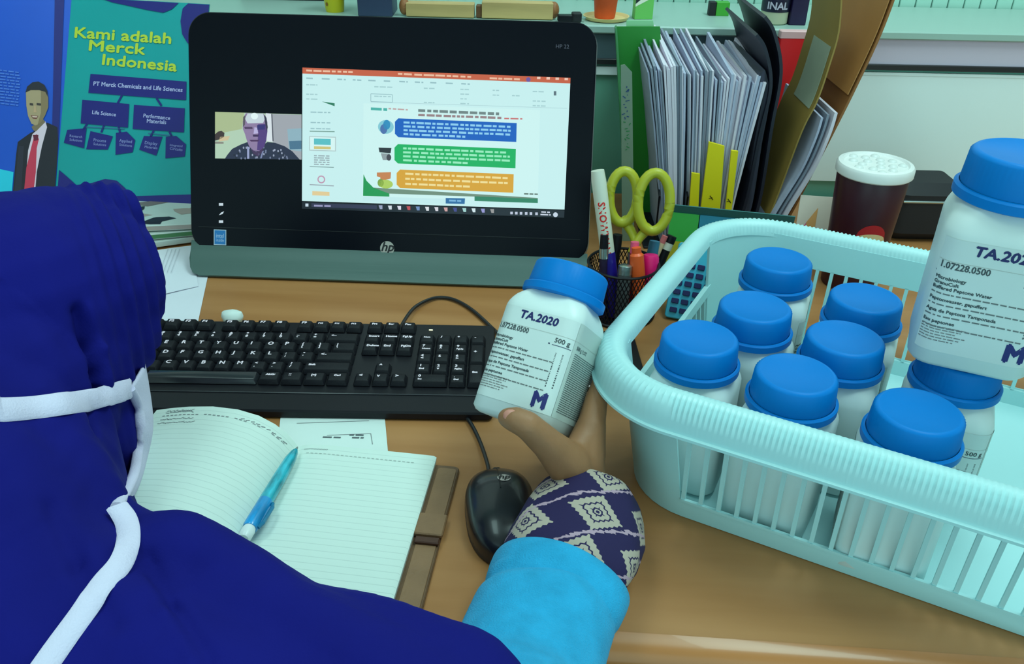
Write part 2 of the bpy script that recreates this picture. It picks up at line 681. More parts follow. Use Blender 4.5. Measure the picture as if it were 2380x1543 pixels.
    for y in (262, 286, 300):
        P.pd((722, y), (768, y + 1), 2.5, gr, 3)
    P.pp([(719, 316), (781, 318), (781, 352), (719, 350)], (176, 200, 200), 2); P.pp([(721, 318), (779, 320), (779, 350), (721, 348)], (214, 246, 244), 3)
    P.pp([(730, 322), (769, 323), (769, 337), (730, 336)], (86, 190, 196), 4); P.pp([(730, 340), (769, 341), (769, 347), (730, 346)], (206, 196, 120), 4)
    P.pl((720, 305), (778, 306), 0.0012, (120, 160, 150), 3)
    for y in range(363, 384, 5):
        P.pd((730, y), (766, y + 1), 2.5, (150, 170, 176), 3)
    P.pl((720, 387), (776, 389), 0.001, (130, 160, 160), 3)
    P.disc(*P.q(747, 417), 0.0050, 0.0050, (190, 150, 176), 3); P.disc(*P.q(747, 417), 0.0034, 0.0034, w, 4)
    P.pl((720, 429), (776, 432), 0.0012, (150, 160, 170), 3)
    P.pp([(726, 444), (766, 446), (766, 455), (726, 454)], (226, 204, 150), 3)
    # slide
    P.pp([(845, 240), (1255, 256), (1250, 471), (843, 456)], (206, 244, 242), 2)
    P.pd((862, 256), (900, 258), 6, (70, 176, 166), 3); P.pd((903, 254), (948, 257), 3, (190, 160, 160), 3)
    P.pd((972, 260), (1160, 268), 6, (110, 130, 130), 3, 2.5)
    P.pd((972, 270), (1170, 277), 5, (150, 126, 130), 3, 2.5); P.pd((1172, 277), (1214, 278), 3, (200, 110, 110), 3)
    def bar(x0, x1, y0, y1, sl, c, ct, rows):
        P.pp([(x0 + 8, y0), (x1, y0 + sl), (x1 - 1, y1 + sl), (x0 + 8, y1), (x0, y1 - 8), (x0, y0 + 8)], c, 3)
        for k in range(rows):
            yy = y0 + 12 + k * (y1 - y0 - 8) / rows
            xe = x1 - 14 if k < rows - 1 else x0 + 170
            P.pd((x0 + 20, yy), (xe, yy + sl * (xe - x0) / (x1 - x0)), 4.5, ct, 4, 3)
    bar(918, 1201, 275, 319, 11, (0, 92, 190), (140, 205, 240), 4)
    bar(917, 1199, 335, 380, 11, (4, 176, 92), (150, 236, 190), 4)
    bar(922, 1194, 394, 437, 11, (214, 162, 38), (240, 222, 150), 3)
    P.disc(*P.q(897, 295), 0.010, 0.0085, (130, 200, 214), 3); P.disc(*P.q(892, 300), 0.0045, 0.006, (70, 110, 170), 4); P.disc(*P.q(899, 290), 0.0045, 0.006, (40, 140, 190), 4)
    P.pp([(880, 343), (910, 344), (908, 356), (882, 354)], (30, 34, 44), 3); P.pp([(885, 356), (906, 357), (906, 372), (890, 372)], (140, 156, 160), 3); P.disc(*P.q(904, 366), 0.003, 0.004, (60, 60, 70), 4)
    P.pp([(876, 401), (909, 400), (908, 415), (896, 418), (892, 430), (884, 428), (884, 412), (876, 410)], (196, 128, 76), 3); P.disc(*P.q(897, 428), 0.009, 0.0055, (170, 206, 90), 4); P.disc(*P.q(885, 425), 0.004, 0.005, (120, 160, 60), 4)
    P.pp([(845, 405), (852, 420), (868, 436), (895, 445), (905, 447), (905, 457), (844, 455)], (20, 150, 76), 3)
    P.pp([(868, 436), (1250, 460), (1250, 462), (905, 450)], (110, 140, 120), 4)
    P.pp([(1103, 456), (1250, 462), (1250, 472), (1103, 467)], (44, 130, 96), 4)
    P.pp([(1036, 460), (1081, 461), (1080, 474), (1036, 473)], (36, 104, 160), 4); P.pd((1044, 468), (1072, 469), 4, (120, 180, 220), 5)
    P.pd((1218, 452), (1250, 453), 3, (90, 110, 100), 5)
    P.pp([(844, 457), (905, 458), (1036, 462), (1036, 474), (844, 467)], (196, 236, 238), 3)
    sc = P.build('presentation_window', g, emit=True, label='bright slide window with blue, green and gold bars')
    # taskbar
    K = PFlat(GLASS)
    K.pp([(702, 469), (1312, 489), (1311, 506), (702, 485)], (10, 12, 30), 1)
    K.pp([(710, 473), (717, 473), (717, 480), (710, 480)], (200, 220, 236), 2)
    K.pp([(724, 472), (876, 477), (876, 486), (724, 481)], (44, 46, 76), 2); K.pd((730, 480), (775, 481), 4, (150, 150, 190), 3)
    ics = [(150, 160, 190), (210, 220, 230), (220, 220, 236), (190, 70, 80), (110, 140, 190), (220, 224, 230), (214, 214, 224), (206, 160, 160), (60, 66, 140), (160, 210, 206), (210, 230, 236), (150, 150, 210), (150, 150, 150)]
    for i, c in enumerate(ics):
        x = 884 + i * 21.6; y = 481 + (x - 884) * 0.034
        K.pp([(x - 4, y - 4), (x + 5, y - 4), (x + 5, y + 5), (x - 1, y + 5)], c, 2)
    for x in (1188, 1199, 1210, 1222, 1233, 1246):
        K.pp([(x - 2, 492 + (x - 1188) * 0.03), (x + 4, 492 + (x - 1188) * 0.03), (x + 4, 498 + (x - 1188) * 0.03), (x - 2, 498 + (x - 1188) * 0.03)], (190, 200, 220), 2)
    K.pd((1258, 494), (1278, 495), 3, (200, 210, 226), 2); K.pd((1256, 500), (1280, 501), 3, (200, 210, 226), 2)
    K.disc(*K.q(1291, 499), 0.003, 0.003, (200, 215, 230), 2)
    for y in (475, 496, 515):
        K.pp([(509, y - 3), (519, y - 3), (519, y + 3), (509, y + 3)] if y != 496 else [(509, y + 4), (514, y - 2), (521, y - 5), (518, y + 1)], (196, 214, 224), 2)
    K.build('taskbar', g, emit=True, label='dark taskbar with small icons')
    # video call
    V = PFlat(GLASS)
    V.pp([(500, 260), (701, 266), (701, 371), (500, 368)], (176, 206, 180), 1)
    V.pp([(500, 260), (568, 262), (562, 300), (500, 312)], (168, 186, 140), 2)
    V.pp([(632, 265), (701, 267), (701, 371), (660, 370), (634, 330)], (158, 164, 172), 2)
    V.pp([(668, 300), (701, 298), (701, 352), (672, 348)], (140, 176, 190), 3); V.pp([(672, 328), (701, 327), (701, 346), (674, 347)], (70, 112, 140), 4)
    V.pp([(618, 263), (631, 264), (634, 330), (620, 328)], (216, 226, 232), 3); V.pl((632, 265), (635, 328), 0.0014, (70, 70, 84), 4)
    V.pp([(500, 312), (507, 306), (515, 304), (522, 309), (521, 318), (511, 324), (500, 327)], (58, 40, 40), 3); V.pp([(512, 318), (535, 316), (530, 326), (508, 329)], (206, 190, 150), 3)
    V.pp([(500, 329), (520, 330), (520, 334), (500, 334)], (130, 130, 120), 3)
    V.pp([(523, 369), (528, 361), (540, 346), (560, 336), (576, 330), (600, 345), (622, 330), (640, 332), (662, 340), (680, 352), (697, 371)], (28, 30, 62), 4)
    for k in range(70):
        x = random.uniform(538, 690); y = random.uniform(336, 369)
        lo = 369 - (x - 523) * 0.75 if x < 570 else (336 if x < 640 else 334 + (x - 640) * 0.65)
        if y > lo + 3:
            V.disc(*V.q(x, y), 0.0011, 0.0015, random.choice([(110, 120, 150), (150, 160, 184), (10, 12, 34)]), 5, 6)
    V.pp([(580, 340), (612, 338), (612, 352), (600, 364), (590, 358)], (60, 34, 80), 5)
    V.pp([(572, 263), (568, 270), (565, 282), (565, 300), (570, 312), (574, 326), (580, 341), (590, 350), (603, 351), (614, 342), (619, 328), (622, 306), (622, 284), (618, 270), (612, 264)], (140, 120, 160), 6)
    V.pp([(600, 289), (616, 288), (622, 295), (622, 306), (619, 328), (614, 342), (604, 350), (598, 349), (600, 320)], (78, 48, 122), 7)
    V.pp([(576, 264), (612, 264), (616, 277), (612, 286), (576, 287), (570, 276)], (196, 212, 220), 7); V.disc(*V.q(592, 270), 0.0046, 0.004, (226, 246, 246), 8)
    V.pp([(566, 272), (571, 268), (570, 290), (565, 296)], (84, 76, 90), 8); V.pp([(614, 266), (620, 274), (623, 296), (621, 306), (617, 288)], (40, 32, 62), 8)
    V.pp([(568, 295), (587, 295), (588, 300), (570, 300)], (74, 46, 90), 8); V.pp([(598, 291), (617, 290), (616, 301), (599, 302)], (44, 28, 110), 8)
    V.pp([(592, 296), (598, 297), (601, 310), (590, 311)], (184, 176, 220), 8); V.pp([(588, 313), (602, 313), (601, 318), (589, 318)], (56, 26, 80), 8)
    V.pp([(580, 325), (604, 325), (600, 329), (584, 329)], (70, 30, 84), 8)
    V.pp([(575, 340), (580, 342), (580, 369), (575, 369)], (150, 160, 200), 8); V.pp([(610, 352), (614, 350), (609, 368), (605, 368)], (120, 130, 170), 8)
    V.build('video_call_window', g, emit=True, label='small video window with a man in glasses and patterned shirt')
    # marks on the bezel
    B = PFlat(GLASS)
    c0 = B.q(900, 577)
    B.disc(*c0, 0.0091, 0.0091, (150, 176, 168), 1, 28)
    B.text('hp', c0[0], c0[1] - 0.0035, 0.0165, (20, 26, 30), 2, 'C', shear=0.28, bold=0.0004)
    B.build('maker_logo', g)
    B = PFlat(GLASS)
    B.pt('HP 22', (1291, 112), (1323, 113), (70, 80, 96), 1)
    B.build('model_lettering', g)
    B = PFlat(GLASS)
    B.pp([(497, 533), (526, 534), (526, 570), (497, 569)], (150, 196, 214), 1); B.pp([(499, 535), (524, 536), (524, 568), (499, 567)], (20, 120, 190), 2)
    B.pt('intel', (502, 552), (521, 553), (150, 210, 240), 3, size=0.008); B.pt('inside', (502, 561), (521, 562), (150, 210, 240), 3, size=0.006)
    B.build('blue_sticker', g)
    mb = MB(); mb.box((0, -0.0008, 0.031), (MW_ - 0.02, 0.0006, 0.0005)); obj('bezel_seam', mb, M_black_trim, g)


computer()


# ------------------------------------------------------------------ keyboard
def keyboard():
    t = thing('keyboard', 'full-size black keyboard with white legends in front of the computer', 'keyboard', (-0.233, 0.757, 0.0004), math.radians(0.6))
    W, H = 0.430, 0.160
    mb = MB()
    rings = []
    for zf, zr, ins in ((0.0, 0.0, 0.002), (0.002, 0.002, 0), (0.008, 0.015, 0), (0.0098, 0.0168, 0.0015)):
        ring = []
        for x, y in rr(W / 2 - ins, H / 2 - ins, 0.006, 4):
            k = (y + H / 2) / H
            ring.append((x, y, zf + (zr - zf) * k))
        rings.append(ring)
    mb.loft(rings)
    obj('case', mb, M_black, t)
    slope = 0.007 / H
    tilt = math.atan(slope)

    def ztop(y):
        return 0.0098 + (y + H / 2) * slope
    mb = MB()
    y = -H / 2 + 0.028
    mb.box((0, y, ztop(y) + 0.0004), (W - 0.004, 0.0016, 0.0012), b=0.0004)
    obj('front_ridge', mb, mat('black_gloss_edge', (0.03, 0.032, 0.04), 0.25), t)
    p = 0.0183
    x0 = -W / 2 + 0.009
    rows = {'f': 0.0665, 'n': 0.0420, 'q': 0.0237, 'a': 0.0054, 'z': -0.0129, 's': -0.0312}
    cache = {}
    km = mat('key_plastic', (0.006, 0.006, 0.010), 0.5, bump=(900, 0.15), spec=0.25)
    lg = ink((176, 190, 200))
    sp = mat('space_key_plastic', (0.02, 0.022, 0.028), 0.22)

    def key(ux, row, w, legend='', h=1.0, size=0.0052, dy=0.0):
        kk = (w, h, row == 's' and w > 5)
        if kk not in cache:
            m = MB()
            hx, hy = w * p / 2 - 0.0006, h * p / 2 - 0.0006
            m.slab(hx, hy, 0, 0.0062, 0.0016, 0.0008, None, 2, top=0.0021)
            cache[kk] = to_mesh('key', m, sp if kk[2] else km)
        x = x0 + (ux + w / 2) * p
        yy = rows[row] + dy
        o = obj('key', cache[kk], None, t)
        o.location = (x, yy, ztop(yy) + 0.0002)
        o.rotation_euler = (tilt, 0, 0)
        if legend:
            f = Flat()
            ls = legend.split('\n')
            for i, s_ in enumerate(ls):
                sz = size if len(s_) < 3 else size * 0.62
                yb = 0.0008 if len(ls) == 1 else 0.0018 - i * 0.0048
                xb = -p * 0.5 + 0.0055 if w < 1.3 else -w * p / 2 + 0.006
                f.text(s_, xb, yb - 0.0006, sz * 1.25, (206, 222, 232), 1, bold=0.00030)
            me = f.build('legend', o, fn=lambda u, v, h_: (u, v, 0.00635 + h_))
        return o

    key(0, 'f', 1, 'Esc', size=0.006)
    for i in range(12):
        key(2 + i + 0.5 * (i // 4), 'f', 1, 'F%d' % (i + 1), size=0.0046)
    for i, s_ in enumerate(['Prt', 'Scr', 'Pau']):
        key(15.25 + i, 'f', 1, s_, size=0.006)
    for i, s_ in enumerate('` 1 2 3 4 5 6 7 8 9 0 - ='.split()):
        top = ['~', '!', '@', '#', '$', '%', '^', '&', '*', '(', ')', '_', '+'][i]
        key(i, 'n', 1, top + '\n' + s_, size=0.0044)
    key(13, 'n', 2, '<--', size=0.006)
    key(0, 'q', 1.5, 'Tab')
    for i, s_ in enumerate('QWERTYUIOP'):
        key(1.5 + i, 'q', 1, s_, size=0.0062)
    key(11.5, 'q', 1, '{\n[', size=0.0042); key(12.5, 'q', 1, '}\n]', size=0.0042); key(13.5, 'q', 1.5, '|\n\\', size=0.0042)
    key(0, 'a', 1.75, 'Caps')
    for i, s_ in enumerate('ASDFGHJKL'):
        key(1.75 + i, 'a', 1, s_, size=0.0062)
    key(10.75, 'a', 1, ':\n;', size=0.0042); key(11.75, 'a', 1, '"\n\'', size=0.0042); key(12.75, 'a', 2.25, '<-')
    key(0, 'z', 2.25, 'Shift')
    for i, s_ in enumerate('ZXCVBNM'):
        key(2.25 + i, 'z', 1, s_, size=0.0062)
    key(9.25, 'z', 1, '<\n,', size=0.0042); key(10.25, 'z', 1, '>\n.', size=0.0042); key(11.25, 'z', 1, '?\n/', size=0.0042); key(12.25, 'z', 2.75, 'Shift')
    key(0, 's', 1.25, 'Ctrl'); key(1.25, 's', 1.25, '[]'); key(2.5, 's', 1.25, 'Alt'); key(3.75, 's', 6.25)
    key(10, 's', 1.25, 'AltGr'); key(11.25, 's', 1.25, '::'); key(12.5, 's', 1.25, '[=]'); key(13.75, 's', 1.25, 'Ctrl')
    for r, ss in (('n', ['Insert', 'Home', 'PgUp']), ('q', ['Delete', 'End', 'PgDn'])):
        for i, s_ in enumerate(ss):
            key(15.25 + i, r, 1, s_, size=0.0062)
    key(16.25, 'z', 1, '^'); key(15.25, 's', 1, '<'); key(16.25, 's', 1, 'v'); key(17.25, 's', 1, '>')
    for r, ss in (('n', ['Num', '/', '*', '-']), ('q', ['7\nHome', '8\n^', '9\nPgUp']), ('a', ['4\n<', '5', '6\n>']), ('z', ['1\nEnd', '2\nv', '3\nPgDn'])):
        for i, s_ in enumerate(ss):
            key(18.5 + i, r, 1, s_, size=0.0044)
    key(18.5, 's', 2, '0\nIns', size=0.0044); key(20.5, 's', 1, '.\nDel', size=0.0044)
    key(21.5, 'q', 1, '+', 2.0, dy=-p / 2); key(21.5, 'z', 1, 'Ent', 2.0, dy=-p / 2)
    mb = MB(); xx = x0 + 19.1 * p; mb.slab(0.0022, 0.0009, 0, 0.0008, 0.0006, 0.0002, Matrix.Translation((xx, 0.067, ztop(0.067))))
    obj('status_light', mb, mat('led', (0.8, 0.8, 0.6), 0.4, emit=(0.9, 0.95, 0.55)), t)
    # the cable that loops behind the right end
    pts = [at_z(930, 768, 0.010), at_z(938, 748, 0.008), at_z(962, 716, 0.006), at_z(995, 697, 0.004), at_z(1025, 691, 0.003), at_z(1060, 698, 0.003), at_z(1100, 722, 0.003), at_z(1150, 768, 0.003), at_z(1185, 800, 0.003)]
    mb = MB(); mb.tube(spline(pts, 7), 0.0021, 8)
    obj('cable', mb, M_black_trim, t, world=True)


keyboard()


# ------------------------------------------------------------------ mouse
def mouse():
    cx, cy = -0.006, 0.541
    t = thing('computer_mouse', 'black computer mouse with small white logo beside the notebook', 'mouse', (cx, cy, 0), math.radians(6))
    L, Wd, Hh = 0.109, 0.0625, 0.031

    def plan(k):       # half width along the length, k -1 near .. 1 front
        return Wd / 2 * (1 - abs(k) ** 2.8) ** 0.5 * (0.94 + 0.06 * k)

    def dome(scale, zb, zs, split=None):
        nu, nv = 34, 22
        vs_, fs = [], []
        for i in range(nu + 1):
            k = -math.cos(PI * i / nu)
            hw = max(plan(k), 0.0004) * scale
            hz = Hh * max(0.02, 1 - abs(k) ** 3.2) ** 0.55 * (1 - 0.16 * k - 0.10 * k * k) * zs
            for j in range(nv + 1):
                a = PI * j / nv
                x = -math.cos(a)
                x = math.copysign(abs(x) ** 0.85, x)
                z = max(0.0, math.sin(a)) ** 0.75
                vs_.append((x * hw, k * L / 2 * scale, zb + z * hz))
        for i in range(nu):
            for j in range(nv):
                a = i * (nv + 1) + j
                fs.append((a, a + 1, a + nv + 2, a + nv + 1))
        mb = MB(); mb.add(vs_, fs)
        return mb
    sh = obj('shell', dome(1.0, 0.006, 0.82), mat('mouse_black', (0.008, 0.009, 0.014), 0.30, coat=0.2), t)
    mb = MB()
    pts = []
    for i in range(40):
        a = 2 * PI * i / 40
        k = math.sin(a)
        pts.append((math.copysign(plan(max(-0.999, min(0.999, k))), math.cos(a)), k * L / 2))
    mb.loft([[(x * 0.95, y * 0.97, 0.0004) for x, y in pts], [(x, y, 0.002) for x, y in pts], [(x * 1.0, y * 1.0, 0.0075) for x, y in pts]])
    obj('base', mb, mat('mouse_base', (0.02, 0.021, 0.026), 0.5), t)
    bvh = BVHTree.FromPolygons([Vector(v.co) for v in sh.data.vertices], [list(p.vertices) for p in sh.data.polygons])

    def onto(x, y, h):
        hit = bvh.ray_cast(Vector((x, y, 0.2)), Vector((0, 0, -1)))
        return (x, y, (hit[0].z if hit[0] else 0.02) + h)
    f = Flat()
    lx, ly = 0.004, 0.021
    f.disc(lx, ly, 0.0056, 0.0056, (190, 214, 206), 2, 24)
    f.text('hp', lx, ly - 0.0022, 0.0098, (14, 18, 24), 5, 'C', shear=0.28, bold=0.0002)
    f.build('maker_logo', t, fn=lambda u, v, h: onto(u, v, h + 0.0002))
    mb = MB()
    line = [onto(0.0, y, 0.0002) for y in [0.006 + 0.0445 * i / 14 for i in range(15)]]
    mb.tube(line, 0.0005, 6); obj('button_gap', mb, M_black_trim, t)
    mb = MB(); q = onto(0.0, 0.045, 0); mb.lathe([(0.0, -0.0035), (0.0075, -0.0035), (0.0085, -0.002), (0.0085, 0.002), (0.0075, 0.0035), (0.0, 0.0035)], 20, Matrix.Translation((0, 0.044, 0.0105)) @ Matrix.Rotation(PI / 2, 4, 'Y'))
    obj('scroll_wheel', mb, M_black_matte, t)
    pts = [at_z(1137, 1100, 0.012), at_z(1132, 1075, 0.008), at_z(1117, 1030, 0.004), at_z(1098, 990, 0.0035), at_z(1082, 967, 0.0033), at_z(1072, 954, 0.0022), at_z(1060, 940, 0.0022)]
    mb = MB(); mb.tube(spline(pts, 6), 0.0019, 8); obj('cable', mb, M_black_trim, t, world=True)


mouse()


# ------------------------------------------------------------------ papers on the desk
def sheet_of_paper(label, corners, m, z=0.0006, name='paper_sheet', group=None, thick=0.0005, curl=0.0):
    """corners in desk x, y"""
    c = Vector((sum(p[0] for p in corners) / 4, sum(p[1] for p in corners) / 4, 0))
    mb = MB()
    n = 8
    a, b, cc, d = [Vector((p[0] - c.x, p[1] - c.y)) for p in corners]
    for side in (0, 1):
        vs_ = []
        for i in range(n + 1):
            for j in range(n + 1):
                u, v = i / n, j / n
                q = (a * (1 - u) + b * u) * (1 - v) + (d * (1 - u) + cc * u) * v
                vs_.append((q.x, q.y, (thick if side else 0) + curl * math.sin(PI * u) * 0.3 + curl * max(0, v - 0.7) ** 2 * 4))
        fs = []
        for i in range(n):
            for j in range(n):
                k = i * (n + 1) + j
                f = (k, k + n + 1, k + n + 2, k + 1)
                fs.append(f if side else f[::-1])
        mb.add(vs_, fs)
    m0 = (n + 1) ** 2
    edge = [i * (n + 1) for i in range(n + 1)] + [n * (n + 1) + j for j in range(1, n + 1)] + [i * (n + 1) + n for i in range(n - 1, -1, -1)] + [j for j in range(n - 1, 0, -1)]
    for i in range(len(edge)):
        p, q = edge[i], edge[(i + 1) % len(edge)]
        mb.f.append([p, q, q + m0, p + m0]); mb.m.append(0)
    return single(name, mb, m, label, 'paper', (c.x, c.y, z), group=group), c


def xy(px, py, z=0.0):
    p = at_z(px, py, z)
    return (p.x, p.y)


pap, c = sheet_of_paper('printed white sheet lying between the keyboard and open notebook', [xy(640, 1075), xy(905, 1085), xy(893, 957), xy(655, 950)], M_paper)
f = Flat()
gy = (120, 150, 150)


def rel(px, py, c=c):
    p = at_z(px, py)
    return (p.x - c.x, p.y - c.y)


f.line(rel(690, 986), rel(858, 980), 0.0009, gy); f.line(rel(760, 1014), rel(862, 1010), 0.0008, gy); f.line(rel(862, 1010), rel(866, 1035), 0.0008, gy)
for (a, b, y) in ((815, 846, 966), (750, 800, 1020), (812, 850, 1015), (818, 846, 1021)):
    p, q = rel(a, y), rel(b, y - 2)
    f.dashes(p[0], q[0], p[1], 0.0022, (80, 106, 110), 2, wl=3)
f.build('print', pap, fn=lambda u, v, h: (u, v, 0.0006 + h))

sheet_of_paper('plain white sheet sticking out from under the left end of the computer', [xy(330, 775), xy(455, 775), xy(484, 640), xy(345, 610)], M_paper2, 0.0004)
pap, c2 = sheet_of_paper('sheet with pale grey lines half under the stack of leaflets', [xy(330, 700), xy(462, 668), xy(445, 575), xy(340, 590)], M_paper2, 0.0016, curl=0.002)
f = Flat()
for k in range(4):
    p, q = rel(372 + k * 9, 640, c2), rel(392 + k * 9, 585, c2)
    f.line(p, q, 0.0005, (150, 180, 190))
f.build('print', pap, fn=lambda u, v, h: (u, v, 0.0026 + h))
pap, c3 = sheet_of_paper('white sheet under the person\'s chin left of the notebook', [xy(190, 1010), xy(345, 1020), xy(378, 950), xy(230, 940)], M_paper2, 0.0004)
mb = MB()
p = at_z(541, 757)
mb.sphere((0, 0, 0.008), (0.014, 0.011, 0.009), 12, 8)
for i, q in enumerate(mb.v):
    k = noise.noise(q * 90) * 0.003
    mb.v[i] = q + Vector((k, k * 0.6, abs(k)))
single('crumpled_tissue', mb, M_paper, 'small crumpled white paper just behind the keyboard', 'paper', (p.x, p.y + 0.004, 0.0))


def leaflets():
    g = 'leaflets stacked beside the computer'
    base = at_z(380, 585)
    cols = [((176, 220, 206), 'white and green printed leaflet at the bottom of the stack left of the computer'), ((60, 130, 80), 'green leaf-printed leaflet in the middle of the stack left of the computer'), ((150, 168, 160), 'grey pebble-printed leaflet on top of the stack left of the computer')]
    for i, (col, lab) in enumerate(cols):
        mb = MB()
        z = 0.003 + i * 0.010
        mb.slab(0.085, 0.06, 0, 0.008, 0.001, 0.0006)
        o = single('leaflet', mb, mat('leaflet_paper', S(*[int(c) for c in (170, 214, 206)]), 0.5), lab, 'leaflet', (base.x - 0.06 + 0.005 * i, base.y + 0.050 + 0.010 * i, z), math.radians(24 - 7 * i), group=g)
        f = Flat()
        random.seed(40 + i)
        for k in range(11):
            x, y = random.uniform(-0.07, 0.075), random.uniform(-0.05, 0.05)
            cc = [(150, 216, 190), (60, 150, 84), (26, 30, 44), (196, 226, 220)] if i < 2 else [(150, 160, 150), (30, 26, 44), (110, 120, 116), (190, 206, 200)]
            f.poly([(x + random.uniform(0.006, 0.02) * math.cos(q) * 1.3, y + random.uniform(0.006, 0.016) * math.sin(q)) for q in [2 * PI * w / 7 for w in range(7)]], random.choice(cc), 1 + 0.2 * k)
        f.p = [([(max(-0.084, min(0.084, u)), max(-0.059, min(0.059, v))) for u, v in pts], fs, cl, ly) for pts, fs, cl, ly in f.p]
        f.build('print', o, fn=lambda u, v, h: (u, v, 0.0081 + h))
        if i:
            f = Flat(); f.rect(-0.084, 0.0012, 0.084, 0.0068, cols[i][0]); f.build('printed_edge', o, fn=lambda u, v, h: (u, -0.0602 - h, v))


leaflets()
random.seed(11)


# ------------------------------------------------------------------ notebook and pen
def ruled_paper():
    m = mat('ruled_paper', S(184, 236, 226), 0.8)
    nt = m.node_tree
    b = nt.nodes['Principled BSDF']
    uv = nt.nodes.new('ShaderNodeUVMap')
    sp = nt.nodes.new('ShaderNodeSeparateXYZ')
    nt.links.new(uv.outputs[0], sp.inputs[0])
    mu = nt.nodes.new('ShaderNodeMath'); mu.operation = 'MULTIPLY'; mu.inputs[1].default_value = 26
    nt.links.new(sp.outputs['Y'], mu.inputs[0])
    fr = nt.nodes.new('ShaderNodeMath'); fr.operation = 'FRACT'
    nt.links.new(mu.outputs[0], fr.inputs[0])
    lt = nt.nodes.new('ShaderNodeMath'); lt.operation = 'LESS_THAN'; lt.inputs[1].default_value = 0.10
    nt.links.new(fr.outputs[0], lt.inputs[0])
    mx = nt.nodes.new('ShaderNodeMix'); mx.data_type = 'RGBA'
    mx.inputs['A'].default_value = (*S(184, 236, 226), 1)
    mx.inputs['B'].default_value = (*S(170, 220, 211), 1)
    nt.links.new(lt.outputs[0], mx.inputs['Factor'])
    nt.links.new(mx.outputs['Result'], b.inputs['Base Color'])
    return m


